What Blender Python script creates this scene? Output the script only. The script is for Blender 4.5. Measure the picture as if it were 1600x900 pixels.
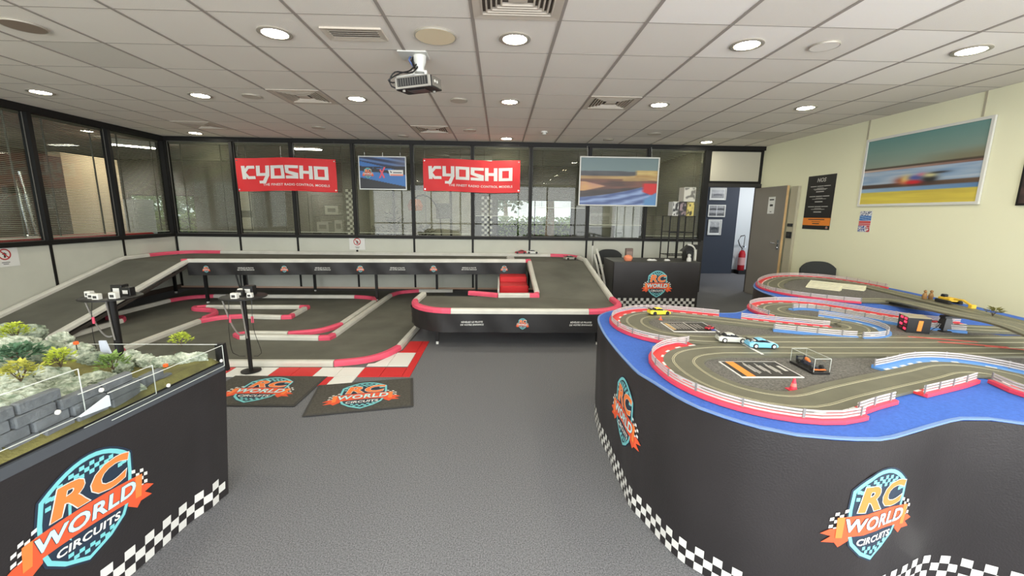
import bpy, bmesh, math, random
from mathutils import Vector, Matrix, noise
random.seed(7)
for o in list(bpy.data.objects): bpy.data.objects.remove(o)
SC = bpy.context.scene
COL = SC.collection
# ------------------------------------------------------------------ camera
F_PX, PITCH, ROLL, YAW, CAM_Z = 647.96, 0.17697, 0.01252, 0.03005, 1.50
def cam_axes():
    cy, sy, cp, sp, cr, sr = math.cos(YAW), math.sin(YAW), math.cos(PITCH), math.sin(PITCH), math.cos(ROLL), math.sin(ROLL)
    fw = Vector((sy*cp, cy*cp, -sp)); rt = Vector((cy, -sy, 0)); up = rt.cross(fw)
    return rt*cr+up*sr, up*cr-rt*sr, fw
RT, UP, FW = cam_axes()
cd = bpy.data.cameras.new('camera'); cam = bpy.data.objects.new('camera', cd); COL.objects.link(cam)
cd.sensor_fit = 'HORIZONTAL'; cd.sensor_width = 36; cd.lens = F_PX/1600*36; cd.clip_start = .05; cd.clip_end = 200
cam.matrix_world = Matrix(((RT.x, UP.x, -FW.x, 0), (RT.y, UP.y, -FW.y, 0), (RT.z, UP.z, -FW.z, CAM_Z), (0, 0, 0, 1)))
SC.camera = cam
# ------------------------------------------------------------------ world and light
wd = bpy.data.worlds.new('sky'); SC.world = wd; wd.use_nodes = True
wn = wd.node_tree.nodes; bg = wn['Background']
bg.inputs[0].default_value = (.72, .86, 1.0, 1); bg.inputs[1].default_value = 1.5
DOWNLIGHT, DAYLIGHT, STRIP = 62.0, 300.0, 30.0
def area(name, loc, rot, sx, sy, power, col):
    l = bpy.data.lights.new(name, 'AREA'); l.shape = 'RECTANGLE'; l.size = sx; l.size_y = sy; l.energy = power; l.color = col
    o = bpy.data.objects.new(name, l); COL.objects.link(o); o.location = loc; o.rotation_euler = rot
    return o
area('added_rear_daylight', (-.5, -3.02, 1.45), (math.radians(90), 0, 0), 10.4, 2.5, DAYLIGHT, (1.0, .985, .96))  # area lamp as daylight through an added rear window opening
area('added_side_daylight', (5.06, -.6, 1.45), (math.radians(90), 0, math.radians(90)), 4.2, 2.5, DAYLIGHT*.42, (1.0, .985, .96))  # area lamp added as side daylight behind the viewer
SC.view_settings.view_transform = 'Standard'; SC.view_settings.look = 'None'
SC.view_settings.gamma = 1; SC.view_settings.use_curve_mapping = False
SC.view_settings.exposure = 0.82
# ------------------------------------------------------------------ helpers
def lin(c):
    r = []
    for v in c[:3]:
        v = v/255.0
        r.append(v/12.92 if v <= .04045 else ((v+.055)/1.055)**2.4)
    return tuple(r)+(1.0,)
MATS = {}
def M(name, rgb=None, rough=.6, metal=0., spec=.5, noise_=None, bump=None, emit=0., alpha=1.):
    if name in MATS: return MATS[name]
    m = bpy.data.materials.new(name); m.use_nodes = True; MATS[name] = m
    nt = m.node_tree; b = nt.nodes['Principled BSDF']
    c = lin(rgb); b.inputs['Base Color'].default_value = c
    b.inputs['Roughness'].default_value = rough; b.inputs['Metallic'].default_value = metal
    b.inputs['Specular IOR Level'].default_value = spec
    if emit:
        b.inputs['Emission Color'].default_value = c; b.inputs['Emission Strength'].default_value = emit
    if noise_ or bump:
        tc = nt.nodes.new('ShaderNodeTexCoord')
    if noise_:
        sc, amt = noise_[0], noise_[1]
        n = nt.nodes.new('ShaderNodeTexNoise'); n.inputs['Scale'].default_value = sc; n.inputs['Detail'].default_value = 6
        nt.links.new(tc.outputs['Object'], n.inputs['Vector'])
        r = nt.nodes.new('ShaderNodeValToRGB')
        r.color_ramp.elements[0].position = .3; r.color_ramp.elements[1].position = .7
        c2 = lin(noise_[2]) if len(noise_) > 2 else None
        r.color_ramp.elements[0].color = c2 or tuple(max(0, v*(1-amt)) for v in c[:3])+(1,)
        r.color_ramp.elements[1].color = c if c2 else tuple(min(1, v*(1+amt)) for v in c[:3])+(1,)
        nt.links.new(n.outputs['Fac'], r.inputs['Fac']); nt.links.new(r.outputs['Color'], b.inputs['Base Color'])
    if bump:
        n = nt.nodes.new('ShaderNodeTexNoise'); n.inputs['Scale'].default_value = bump[0]; n.inputs['Detail'].default_value = 4
        nt.links.new(tc.outputs['Object'], n.inputs['Vector'])
        bp = nt.nodes.new('ShaderNodeBump'); bp.inputs['Strength'].default_value = bump[1]; bp.inputs['Distance'].default_value = .01
        nt.links.new(n.outputs['Fac'], bp.inputs['Height']); nt.links.new(bp.outputs['Normal'], b.inputs['Normal'])
    return m
def glass(name, tint, refl_ior=1.45, clear=1.0):
    if name in MATS: return MATS[name]
    m = bpy.data.materials.new(name); m.use_nodes = True; MATS[name] = m; nt = m.node_tree
    for n in list(nt.nodes):
        if n.type != 'OUTPUT_MATERIAL': nt.nodes.remove(n)
    out = [n for n in nt.nodes if n.type == 'OUTPUT_MATERIAL'][0]
    t = nt.nodes.new('ShaderNodeBsdfTransparent'); t.inputs[0].default_value = lin(tint)
    g = nt.nodes.new('ShaderNodeBsdfGlossy'); g.inputs['Roughness'].default_value = .02
    fr = nt.nodes.new('ShaderNodeFresnel'); ge = nt.nodes.new('ShaderNodeNewGeometry')
    mr = nt.nodes.new('ShaderNodeMapRange'); mr.inputs['To Min'].default_value = refl_ior; mr.inputs['To Max'].default_value = 1/refl_ior
    nt.links.new(ge.outputs['Backfacing'], mr.inputs['Value']); nt.links.new(mr.outputs[0], fr.inputs[0])      # same reflectance on both faces of a sheet
    mx = nt.nodes.new('ShaderNodeMixShader')
    nt.links.new(fr.outputs[0], mx.inputs[0]); nt.links.new(t.outputs[0], mx.inputs[1]); nt.links.new(g.outputs[0], mx.inputs[2])
    nt.links.new(mx.outputs[0], out.inputs[0])
    return m
def wpos(o):
    p = Vector((0, 0, 0))
    while o: p = p+o.location; o = o.parent
    return p
def props(o, label=None, cat=None, group=None, kind=None):
    if label: o['label'] = label
    if cat: o['category'] = cat
    if group: o['group'] = group
    if kind: o['kind'] = kind
    return o
def thing(name, label, cat, loc=(0, 0, 0), group=None, kind=None):
    o = bpy.data.objects.new(name, None); COL.objects.link(o); o.location = loc; o.empty_display_size = .1
    return props(o, label, cat, group, kind)
class MB:
    def __init__(s): s.v = []; s.f = []; s.m = []
    def add(s, vs, fs, mi=0):
        n = len(s.v); s.v += [Vector(p) for p in vs]
        for f in fs: s.f.append(tuple(i+n for i in f)); s.m.append(mi)
        return s
    def box(s, a, b, mi=0):
        x0, y0, z0 = a; x1, y1, z1 = b
        return s.add([(x0,y0,z0),(x1,y0,z0),(x1,y1,z0),(x0,y1,z0),(x0,y0,z1),(x1,y0,z1),(x1,y1,z1),(x0,y1,z1)],
            [(3,2,1,0),(4,5,6,7),(0,1,5,4),(1,2,6,5),(2,3,7,6),(3,0,4,7)], mi)
    def cbox(s, c, d, mi=0): return s.box([c[i]-d[i]/2 for i in range(3)], [c[i]+d[i]/2 for i in range(3)], mi)
    def bbox(s, a, b, r=.01, mi=0):          # box with chamfered vertical edges and top
        x0, y0, z0 = a; x1, y1, z1 = b
        poly = [(x0+r,y0),(x1-r,y0),(x1,y0+r),(x1,y1-r),(x1-r,y1),(x0+r,y1),(x0,y1-r),(x0,y0+r)]
        p2 = [(x0+2*r,y0+r),(x1-2*r,y0+r),(x1-r,y0+2*r),(x1-r,y1-2*r),(x1-2*r,y1-r),(x0+2*r,y1-r),(x0+r,y1-2*r),(x0+r,y0+2*r)]
        n = 8; vs = [(x,y,z0) for x,y in poly]+[(x,y,z1-r) for x,y in poly]+[(x,y,z1) for x,y in p2]
        fs = [tuple(range(n-1,-1,-1)), tuple(range(2*n,3*n))]
        for k in (0, n):
            fs += [(k+i, k+(i+1)%n, k+n+(i+1)%n, k+n+i) for i in range(n)]
        return s.add(vs, fs, mi)
    def prism(s, poly, z0, z1, mi=0):
        n = len(poly)
        return s.add([(x,y,z0) for x,y in poly]+[(x,y,z1) for x,y in poly],
            [tuple(range(n-1,-1,-1)), tuple(range(n,2*n))]+[(i,(i+1)%n,n+(i+1)%n,n+i) for i in range(n)], mi)
    def quad(s, a, b, c, d, mi=0): return s.add([a,b,c,d], [(0,1,2,3)], mi)
    def tube(s, path, r, n=8, mi=0, cap=True):
        path = [Vector(p) for p in path]; rs = r if isinstance(r, (list, tuple)) else [r]*len(path)
        rings = []; up = Vector((0,0,1))
        for i, p in enumerate(path):
            t = (path[min(i+1,len(path)-1)]-path[max(i-1,0)]).normalized()
            a = t.cross(up)
            if a.length < .05: a = t.cross(Vector((1,0,0)))
            a.normalize(); b = t.cross(a)
            rings.append([p+(a*math.cos(k*2*math.pi/n)+b*math.sin(k*2*math.pi/n))*rs[i] for k in range(n)])
        vs = [q for g in rings for q in g]; fs = []
        for i in range(len(path)-1):
            for k in range(n): fs.append((i*n+k, i*n+(k+1)%n, (i+1)*n+(k+1)%n, (i+1)*n+k))
        if cap: fs += [tuple(range(n-1,-1,-1)), tuple((len(path)-1)*n+k for k in range(n))]
        return s.add(vs, fs, mi)
    def lathe(s, prof, c=(0,0,0), n=24, mi=0, axis='z'):
        vs = []; fs = []
        for r, z in prof:
            for k in range(n):
                a = k*2*math.pi/n; x, y = r*math.cos(a), r*math.sin(a)
                q = (x,y,z) if axis == 'z' else ((x,z,y) if axis == 'y' else (z,x,y))
                vs.append((q[0]+c[0], q[1]+c[1], q[2]+c[2]))
        for i in range(len(prof)-1):
            for k in range(n): fs.append((i*n+k, i*n+(k+1)%n, (i+1)*n+(k+1)%n, (i+1)*n+k))
        fs += [tuple(range(n-1,-1,-1)), tuple((len(prof)-1)*n+k for k in range(n))]
        return s.add(vs, fs, mi)
    def sweep(s, path, prof, closed=False, mi=0):
        P = [Vector(p) for p in path]; n = len(P); m = len(prof); vs = []
        for i in range(n):
            if closed: a, b = P[i]-P[i-1], P[(i+1)%n]-P[i]
            else: a = P[i]-P[i-1] if i else P[1]-P[0]; b = P[i+1]-P[i] if i < n-1 else P[i]-P[i-1]
            a = Vector((a.x,a.y,0)); b = Vector((b.x,b.y,0)); a.normalize(); b.normalize()
            t = a+b
            if t.length < 1e-4: t = b.copy()
            t.normalize(); k = min(1.6, 1/max(.4, t.dot(b)))
            nn = Vector((t.y,-t.x,0))*k
            vs += [P[i]+nn*q[0]+Vector((0,0,q[1])) for q in prof]
        fs = []
        for i in range(n if closed else n-1):
            j = (i+1)%n
            for k in range(m): fs.append((i*m+k, i*m+(k+1)%m, j*m+(k+1)%m, j*m+k))
        if not closed: fs += [tuple(range(m-1,-1,-1)), tuple((n-1)*m+k for k in range(m))]
        return s.add(vs, fs, mi)
    def loft(s, rings, mi=0):
        m = len(rings[0]); vs = [p for r in rings for p in r]; fs = []
        for i in range(len(rings)-1):
            for k in range(m): fs.append((i*m+k, i*m+(k+1)%m, (i+1)*m+(k+1)%m, (i+1)*m+k))
        fs += [tuple(range(m-1,-1,-1)), tuple((len(rings)-1)*m+k for k in range(m))]
        return s.add(vs, fs, mi)
    def xf(s, mat): s.v = [mat @ v for v in s.v]; return s
    def build(s, name, mats, parent=None, local=False, smooth=False, kind=None, label=None):
        off = Vector((0,0,0)); vs = s.v
        if not local:
            if parent is not None: off = wpos(parent)
            else:
                xs = [v.x for v in vs]; ys = [v.y for v in vs]; zs = [v.z for v in vs]
                off = Vector(((min(xs)+max(xs))/2, (min(ys)+max(ys))/2, min(zs)))
        me = bpy.data.meshes.new(name); me.from_pydata([v-off for v in vs], [], s.f); 
        for m in (mats if isinstance(mats, (list, tuple)) else [mats]): me.materials.append(m)
        me.polygons.foreach_set('material_index', s.m)
        bm = bmesh.new(); bm.from_mesh(me); bmesh.ops.recalc_face_normals(bm, faces=bm.faces); bm.to_mesh(me); bm.free()
        if smooth:
            me.polygons.foreach_set('use_smooth', [True]*len(me.polygons))
            me.set_sharp_from_angle(angle=math.radians(40))
        me.update()
        o = bpy.data.objects.new(name, me); COL.objects.link(o)
        if parent is not None: o.parent = parent
        elif not local: o.location = off
        if kind: o['kind'] = kind
        if label: o['label'] = label
        return o
def share(src, name, loc, parent=None, material=None):       # another piece with the same mesh data
    o = src.copy(); o.name = name; COL.objects.link(o); o.parent = parent; o.location = loc
    return o
def copy_tree(o, parent=None):
    c = o.copy(); COL.objects.link(c); c.parent = parent
    for ch in list(o.children): copy_tree(ch, c)
    return c
def catmull(pts, step=.05, closed=False):
    P = [Vector(p) if len(p) == 3 else Vector((p[0], p[1], 0)) for p in pts]; n = len(P); out = []
    for i in range(n if closed else n-1):
        if closed: a, b, c, d = P[i-1], P[i], P[(i+1)%n], P[(i+2)%n]
        else: a, b, c, d = P[max(i-1,0)], P[i], P[i+1], P[min(i+2,n-1)]
        k = max(1, int((c-b).length/step))
        for j in range(k):
            t = j/k
            out.append(.5*((2*b)+(c-a)*t+(2*a-5*b+4*c-d)*t*t+(3*b-a-3*c+d)*t**3))
    if not closed: out.append(P[-1])
    return out
def ray(x, y): return RT*((x-800)/F_PX)-UP*((y-450)/F_PX)+FW
C0 = Vector((0, 0, CAM_Z))
def at_z(x, y, z): d = ray(x, y); return C0+d*((z-CAM_Z)/d.z)      # measured point of the photo on a level plane
def at_y(x, y, Y): d = ray(x, y); return C0+d*(Y/d.y)
def at_x(x, y, X): d = ray(x, y); return C0+d*(X/d.x)
def plane(o, U, V, N):
    o, U, V, N = Vector(o), Vector(U), Vector(V), Vector(N)
    return lambda u, v, d: o+U*u+V*v+N*d
# ------------------------------------------------------------------ lettering as thin mesh
TXT = {}
def text2d(body, size=1., bold=0., shear=0., wide=1.):
    key = (body, size, bold, shear, wide)
    if key in TXT: return TXT[key]
    cu = bpy.data.curves.new('lettering', 'FONT'); cu.body = body; cu.size = size; cu.offset = bold; cu.shear = shear
    cu.align_x = 'CENTER'; cu.align_y = 'CENTER'; cu.resolution_u = 3; cu.space_character = 1.06
    ob = bpy.data.objects.new('lettering', cu); COL.objects.link(ob)
    dg = bpy.context.evaluated_depsgraph_get(); dg.update()
    me = bpy.data.meshes.new_from_object(ob.evaluated_get(dg))
    r = ([(v.co.x*wide, v.co.y) for v in me.vertices], [tuple(p.vertices) for p in me.polygons])
    bpy.data.objects.remove(ob); bpy.data.curves.remove(cu); bpy.data.meshes.remove(me)
    TXT[key] = r
    return r
def lettering(mb, mapf, body, cx, cy, size, mi=0, bold=0., shear=0., wide=1., d=.001):
    vs, fs = text2d(body, size, bold*size, shear, wide)
    mb.add([mapf(x+cx, y+cy, d) for x, y in vs], fs, mi)
def print_grid(name, mapf, w, h, nx, ny, fn, parent, d=.001):     # flat colour print on a fine grid
    vs = [mapf((i/nx-.5)*w, (j/ny-.5)*h, d) for j in range(ny+1) for i in range(nx+1)]
    fs = [(j*(nx+1)+i, j*(nx+1)+i+1, (j+1)*(nx+1)+i+1, (j+1)*(nx+1)+i) for j in range(ny) for i in range(nx)]
    mb = MB().add(vs, fs); o = mb.build(name, M_PRINT, parent)
    ca = o.data.color_attributes.new('Col', 'FLOAT_COLOR', 'POINT')
    for j in range(ny+1):
        for i in range(nx+1):
            ca.data[j*(nx+1)+i].color = lin(fn(i/nx, j/ny))
    return o
def mix(a, b, t):
    t = max(0., min(1., t)); return tuple(a[i]*(1-t)+b[i]*t for i in range(3))
def step(x, a, b): t = max(0., min(1., (x-a)/(b-a))); return t*t*(3-2*t)
M_PRINT = M('colour_print', (128,128,128), .45)
_n = M_PRINT.node_tree.nodes.new('ShaderNodeAttribute'); _n.attribute_name = 'Col'
M_PRINT.node_tree.links.new(_n.outputs['Color'], M_PRINT.node_tree.nodes['Principled BSDF'].inputs['Base Color'])
# ------------------------------------------------------------------ materials
BLACK = M('black_metal', (22,21,21), .5, spec=.35); BLACKP = M('black_plastic', (22,22,23), .4)
CLOTH = M('black_cloth', (42,39,40), .38, spec=.6, noise_=(2.5, .16), bump=(140, .12))
WHITE = M('white_plastic', (214,214,208), .5); WHITEP = M('white_print', (218,218,214), .6)
TEAL = M('teal_print', (120,200,205), .6); NAVY = M('navy_print', (34,48,66), .6); ORANGE = M('orange_print', (240,128,62), .6)
ORANGE2 = M('deep_orange_print', (228,88,52), .6); ICE = M('ice_blue_print', (196,232,236), .6)
CARPET = M('grey_carpet', (112,113,117), .95, spec=.1, noise_=(160, .5), bump=(320, .25))
MAT_T = M('track_felt', (104,104,96), .95, spec=.15, noise_=(2.2, .16), bump=(250, .2))
RAILW = M('white_rail', (206,205,196), .55, noise_=(6, .08)); RAILP = M('pink_rail', (226,84,112), .5, noise_=(6, .08))
CHROME = M('chrome', (200,200,200), .2, 1.)
GLASS = glass('window_glass', (243,244,238), 1.32); ACRYL = glass('clear_acrylic', (251,252,252), 1.3)
RED = M('red_print', (205,34,40), .55)
# ------------------------------------------------------------------ the room shell
XL, XR, YB, YR, ZC = -6.18, 5.03, 8.11, -3.0, 2.815
def struct(o, label): return props(o, label, None, None, 'structure')
fl = MB().box((-14, -4, -.1), (10, 13, 0)).build('floor', CARPET); struct(fl, 'dark grey flecked carpet floor of the showroom')
TILE = [M('ceiling_tile_'+n, c, .9, spec=.2, bump=(120, .15)) for n, c in (('grey', (232,226,217)), ('pale', (246,241,234)), ('worn', (216,211,202)))]
BAR = M('ceiling_bar', (158,150,142), .6)
ce = MB().box((-14, -4, ZC+.022), (10, 13, ZC+.1)).build('ceiling', M('ceiling_plaster', (200,195,188), .9)); struct(ce, 'suspended ceiling of grey-beige square tiles')
TX0, TY0, T = .4015, 3.1248, .6
def tile_c(k, j): return Vector((TX0+T*(k+.5), TY0+T*(j+.5), ZC))
VENT = {(-1,-1), (-5,3), (1,3), (-3,6), (-9,6)}
WHITE_T = {(4,0), (5,0), (4,1), (5,1), (3,-1), (1,-2), (1,-1), (2,0), (6,5), (5,6)}
DARK_T = {(6,6), (7,3), (3,6), (-7,1)}
src = {}
for k in range(-11, 8):
    for j in range(-2, 9):
        if (k, j) in VENT: continue
        x0, x1 = max(TX0+T*k, XL)+.007, min(TX0+T*(k+1), XR)-.007
        y0, y1 = TY0+T*j+.003, min(TY0+T*(j+1), YB)-.003
        if x1-x0 < .03: continue
        v = 1 if (k, j) in WHITE_T else 2 if (k, j) in DARK_T else 0
        full = x1-x0 > .57 and y1-y0 > .57
        if full and v in src:
            share(src[v], 'ceiling_tile', (src[v].location.x, src[v].location.y, 0), ce)
            o = COL.objects[-1]; o.location = Vector(((x0+x1)/2, (y0+y1)/2, ZC))-wpos(ce)
            continue
        cx, cy = (x0+x1)/2, (y0+y1)/2
        mb = MB().bbox((x0-cx, y0-cy, 0), (x1-cx, y1-cy, .02), .002)
        o = mb.build('ceiling_tile', TILE[v], ce, local=True); o.location = Vector((cx, cy, ZC))-wpos(ce)
        if full: src[v] = o
for k in range(-10, 8):
    x = TX0+T*k
    MB().box((x-.012, 1.9, ZC-.004), (x+.012, YB-.02, ZC+.02)).build('ceiling_bar', BAR, ce)
for j in range(-1, 9):
    y = TY0+T*j
    MB().box((XL, y-.005, ZC-.001), (XR, y+.005, ZC+.02)).build('cross_bar', BAR, ce)
MB().box((XL, YR, ZC), (XR, TY0-2*T, ZC+.021)).build('rear_tile_field', TILE[0], ce)
CREAM = M('cream_wall_paint', (234,233,203), .85, spec=.25, bump=(40, .08))
wr = MB(); wr.box((XR, 1.6, 0), (XR+.14, YB+.1, ZC)); wr.box((XR, YR, 0), (XR+.14, -2.8, ZC)); wr.box((XR, -2.8, 0), (XR+.14, 1.6, .15)); wr.box((XR, -2.8, 2.72), (XR+.14, 1.6, ZC))  # gap beside the viewer added for the side daylight
wr = wr.build('wall_right', CREAM); struct(wr, 'plain pale cream wall on the right with posters')
for y in (5.82, 4.44):
    MB().box((XR-.006, y-.012, 2.56), (XR, y+.012, ZC)).build('panel_joint', M('joint_strip', (178,172,150), .8), wr)
wb = MB()
wb.box((XL-.14, YR-.14, 0), (XR+.14, YR, .15)); wb.box((XL-.14, YR-.14, 2.72), (XR+.14, YR, ZC))
wb.box((XL-.14, YR-.14, .15), (-5.75, YR, 2.72)); wb.box((4.75, YR-.14, .15), (XR+.14, YR, 2.72))
struct(wb.build('wall_rear', CREAM), 'cream wall behind the viewer with an added full-height window opening')  # window opening added behind the viewer to let daylight in
wm = MB()
for i in range(1, 8): wm.box((-5.75+i*1.3125-.03, YR-.005, .15), (-5.75+i*1.3125+.03, YR+.03, 2.72))
wm.box((-5.75, YR-.005, 1.0), (4.75, YR+.03, 1.05))
for i in range(1, 4): wm.box((XR-.03, -2.8+i*1.1-.03, .15), (XR+.005, -2.8+i*1.1+.03, 2.72))
struct(wm.build('trim_4', M('window_bar', (40,39,38), .5)), 'dark bars of the added daylight windows behind the viewer')
# glazed partitions: back and left
FRAME = M('black_frame', (22,21,20), .55, spec=.3); PANEL = M('partition_panel', (194,195,183), .75, noise_=(3, .04))
MULL = [-6.15, -4.96, -3.88, -2.76, -1.66, -.53, .575, 1.69, 2.81, 3.94]
SILL = 1.03
bw = MB().box((XL-.1, YB+.01, 0), (3.9, YB+.07, SILL)).build('wall_back', PANEL); struct(bw, 'black framed glazed partition with pale lower panels at the back')
for a, b in zip(MULL[:-1], MULL[1:]):
    MB().bbox((a+.018, YB-.006, .05), (b-.018, YB+.012, SILL-.03), .003).build('panel', PANEL, bw)
for x in MULL: 
    w = .05 if x > 3.9 else .028
    MB().box((x-w, YB-.035, SILL), (x+w, YB+.07, ZC-.002)).build('mullion', FRAME, bw)
    MB().box((x-.018, YB-.012, .05), (x+.018, YB+.01, SILL)).build('panel_strip', FRAME, bw)
MB().box((XL, YB-.05, ZC-.075), (XR, YB+.08, ZC-.002)).build('head_rail', FRAME, bw)
MB().box((XL, YB-.045, SILL-.025), (3.94, YB+.075, SILL+.03)).build('sill_rail', FRAME, bw)
MB().box((XL, YB-.02, 0), (3.94, YB+.01, .02)).build('skirting', M('dark_skirting', (70,58,50), .7), bw)
MB().box((XL, YB-.026, .02), (3.94, YB+.012, .05)).build('cable_strip', M('peach_strip', (206,172,148), .6), bw)
YL = [8.11, 7.0, 5.885, 4.77, 3.66]
lw = MB().box((XL-.07, 3.6, 0), (XL-.01, YB, SILL)).build('wall_left', PANEL); struct(lw, 'black framed glazed partition with pale lower panels on the left')
for a, b in zip(YL[1:], YL[:-1]):
    MB().bbox((XL-.012, a+.018, .1), (XL+.006, b-.018, SILL-.03), .003).build('panel', PANEL, lw)
for y in YL[1:]:
    MB().box((XL-.07, y-.028, SILL), (XL+.035, y+.028, ZC-.002)).build('mullion', FRAME, lw)
    MB().box((XL-.01, y-.018, .1), (XL+.012, y+.018, SILL)).build('panel_strip', FRAME, lw)
MB().box((XL-.1, YB-.06, SILL), (XL+.04, YB+.07, ZC-.002)).build('corner_post', FRAME, lw)
MB().box((XL-.08, 3.6, ZC-.09), (XL+.05, YB, ZC-.002)).build('head_rail', FRAME, lw)
MB().box((XL-.075, 3.6, SILL-.025), (XL+.045, YB, SILL+.035)).build('sill_rail', FRAME, lw)
MB().box((XL-.01, 3.6, 0), (XL+.015, YB, .08)).build('skirting', MATS['dark_skirting'], lw)
struct(MB().box((XL-.14, YR, 0), (XL, 3.6, ZC)).build('wall_left_solid', CREAM), 'plain cream wall section on the left beside the viewer')
# panes and venetian blinds
SLAT = M('blind_slat', (172,168,158), .5); BEAD = M('grey_bead', (96,94,88), .5)
wi = 0
def bay(p0, p1, nrm, drop, wn, blabel):
    """one glazed bay between two floor points; drop = lowest blind height"""
    global wi; wi += 1
    p0 = Vector(p0); p1 = Vector(p1); t = (p1-p0).normalized(); L = (p1-p0).length; n = Vector(nrm)
    mf = lambda u, z, d: p0+t*u+Vector((0,0,z))+n*d
    w = thing('window_%d' % wi, wn, None, tuple(p0), None, 'structure')
    mb = MB(); z0, z1 = SILL+.03, ZC-.075
    e = .03
    mb.add([mf(e,z0,.004), mf(L-e,z0,.004), mf(L-e,z1,.004), mf(e,z1,.004), mf(e,z0,-.002), mf(L-e,z0,-.002), mf(L-e,z1,-.002), mf(e,z1,-.002)],
        [(0,1,2,3),(7,6,5,4),(0,4,5,1),(1,5,6,2),(2,6,7,3),(3,7,4,0)])
    mb.build('pane', GLASS, w)
    bd = MB()
    for (a, b, c, d_) in ((e,z0,L-e,z0+.01),(e,z1-.01,L-e,z1),(e,z0,e+.007,z1),(L-e-.007,z0,L-e,z1)):
        bd.add([mf(a,b,.012), mf(c,b,.012), mf(c,d_,.012), mf(a,d_,.012), mf(a,b,.004), mf(c,b,.004), mf(c,d_,.004), mf(a,d_,.004)],
            [(0,1,2,3),(7,6,5,4),(0,4,5,1),(1,5,6,2),(2,6,7,3),(3,7,4,0)])
    bd.build('bead', BEAD, w)
    if drop is None: return
    bl = thing('venetian_blind', blabel, 'blind', tuple(mf(L/2, drop, -.03)), 'venetian blinds behind the partition glass')
    s = MB(); z = z1-.05
    while z > drop+.02:
        for q in (0,):
            s.add([mf(e+.02,z-.0045,-.018), mf(L-e-.02,z-.0045,-.018), mf(L-e-.02,z+.0045,-.036), mf(e+.02,z+.0045,-.036),
                   mf(e+.02,z-.0051,-.018), mf(L-e-.02,z-.0051,-.018), mf(L-e-.02,z+.0039,-.036), mf(e+.02,z+.0039,-.036)],
                  [(0,1,2,3),(7,6,5,4),(0,4,5,1),(2,6,7,3)])
        z -= .024
    s.build('slats', SLAT, bl, kind='stuff')
    def bar(nm, a, b, c, d_):
        MB().add([mf(a,b,-.014), mf(c,b,-.014), mf(c,d_,-.014), mf(a,d_,-.014), mf(a,b,-.04), mf(c,b,-.04), mf(c,d_,-.04), mf(a,d_,-.04)],
            [(0,1,2,3),(7,6,5,4),(0,4,5,1),(1,5,6,2),(2,6,7,3),(3,7,4,0)]).build(nm, WHITE if nm == 'bottom_rail' else BEAD, bl)
    bar('head_box', e+.015, z1-.045, L-e-.015, z1-.005); bar('bottom_rail', e+.02, drop, L-e-.02, drop+.012)
    for u in (L*.2, L*.8): bar('cord', u-.002, drop, u+.002, z1-.04)
where = ['nearest the left corner', 'behind the left half of the first red banner', 'behind the right half of the first red banner', 'behind the blue board',
         'behind the left half of the second red banner', 'behind the right half of the second red banner', 'right of the second red banner',
         'behind the left part of the framed track picture', 'next to the doorway']
drops = [1.1, 1.1, 1.1, 1.1, 1.1, 1.45, 1.62, 1.3, 1.1]
for i, (a, b) in enumerate(zip(MULL[:-1], MULL[1:])):
    bay((a, YB+.02, 0), (b, YB+.02, 0), (0,-1,0), drops[i], 'tall fixed window in the back partition '+where[i], 'grey venetian blind in the back partition '+where[i])
wl = ['next to the back corner', 'in the middle with the beige wall behind', 'at the left picture edge']
for i in range(3):
    bay((XL-.03, YL[i+1], 0), (XL-.03, YL[i], 0), (1,0,0), 1.1, 'tall fixed window in the left partition '+wl[i], 'grey venetian blind in the left partition '+wl[i])
bay((XL-.03, YL[4], 0), (XL-.03, YL[3], 0), (1,0,0), None, 'window in the left partition beside the viewer', '')
# transom, door frame and open door at the right end of the back wall
TR = M('transom_panel', (186,182,166), .7)
dw = MB().box((3.94, YB+.0, 2.12), (XR, YB+.06, ZC-.07)).build('trim_1', FRAME); struct(dw, 'black framed pale panel above the doorway')
MB().bbox((4.02, YB-.012, 2.17), (4.965, YB, ZC-.1), .003).build('panel', TR, dw)
tm = MB(); tm.box((3.9, YB-.03, 0), (4.0, YB+.08, 2.07)); tm.box((3.9, YB-.03, 2.06), (XR, YB+.08, 2.125)); tm.box((4.97, YB-.03, 0), (XR, YB+.08, 2.07))
struct(tm.build('trim_2', M('door_frame', (46,44,42), .5)), 'dark frame around the open doorway')
DG = M('door_grey', (128,122,114), .55, noise_=(2, .05)); WOOD = M('pale_wood', (206,172,122), .6, noise_=(8, .12))
dr = thing('door_1', 'open grey door with a wooden edge standing against the cream wall', None, (4.955, 8.06, 0), None, 'structure')
h0 = Vector((4.93, 8.06, 0)); h1 = Vector((4.955, 7.19, 0)); dd = (h1-h0).normalized(); nn = Vector((dd.y, -dd.x, 0))
nn = nn if nn.x < 0 else -nn
def dpt(u, z, d): return h0+dd*u+nn*d+Vector((0,0,z))
def dbox(mb, u0, u1, z0, z1, d0, d1, mi=0):
    return mb.add([dpt(u0,z0,d0), dpt(u1,z0,d0), dpt(u1,z0,d1), dpt(u0,z0,d1), dpt(u0,z1,d0), dpt(u1,z1,d0), dpt(u1,z1,d1), dpt(u0,z1,d1)],
        [(3,2,1,0),(4,5,6,7),(0,1,5,4),(1,2,6,5),(2,3,7,6),(3,0,4,7)], mi)
DL = (h1-h0).length
dbox(MB(), 0, DL-.008, .01, 2.04, -.02, .02).build('door_leaf', DG, dr)
dbox(MB(), DL-.008, DL, .01, 2.04, -.02, .02).build('door_edge', WOOD, dr)
hm = MB(); dbox(hm, DL-.085, DL-.045, .93, 1.1, .02, .028); hm.tube([dpt(DL-.065,1.04,.02), dpt(DL-.065,1.04,.065), dpt(DL-.1,1.04,.07), dpt(DL-.2,1.045,.07)], .009, 8)
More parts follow.
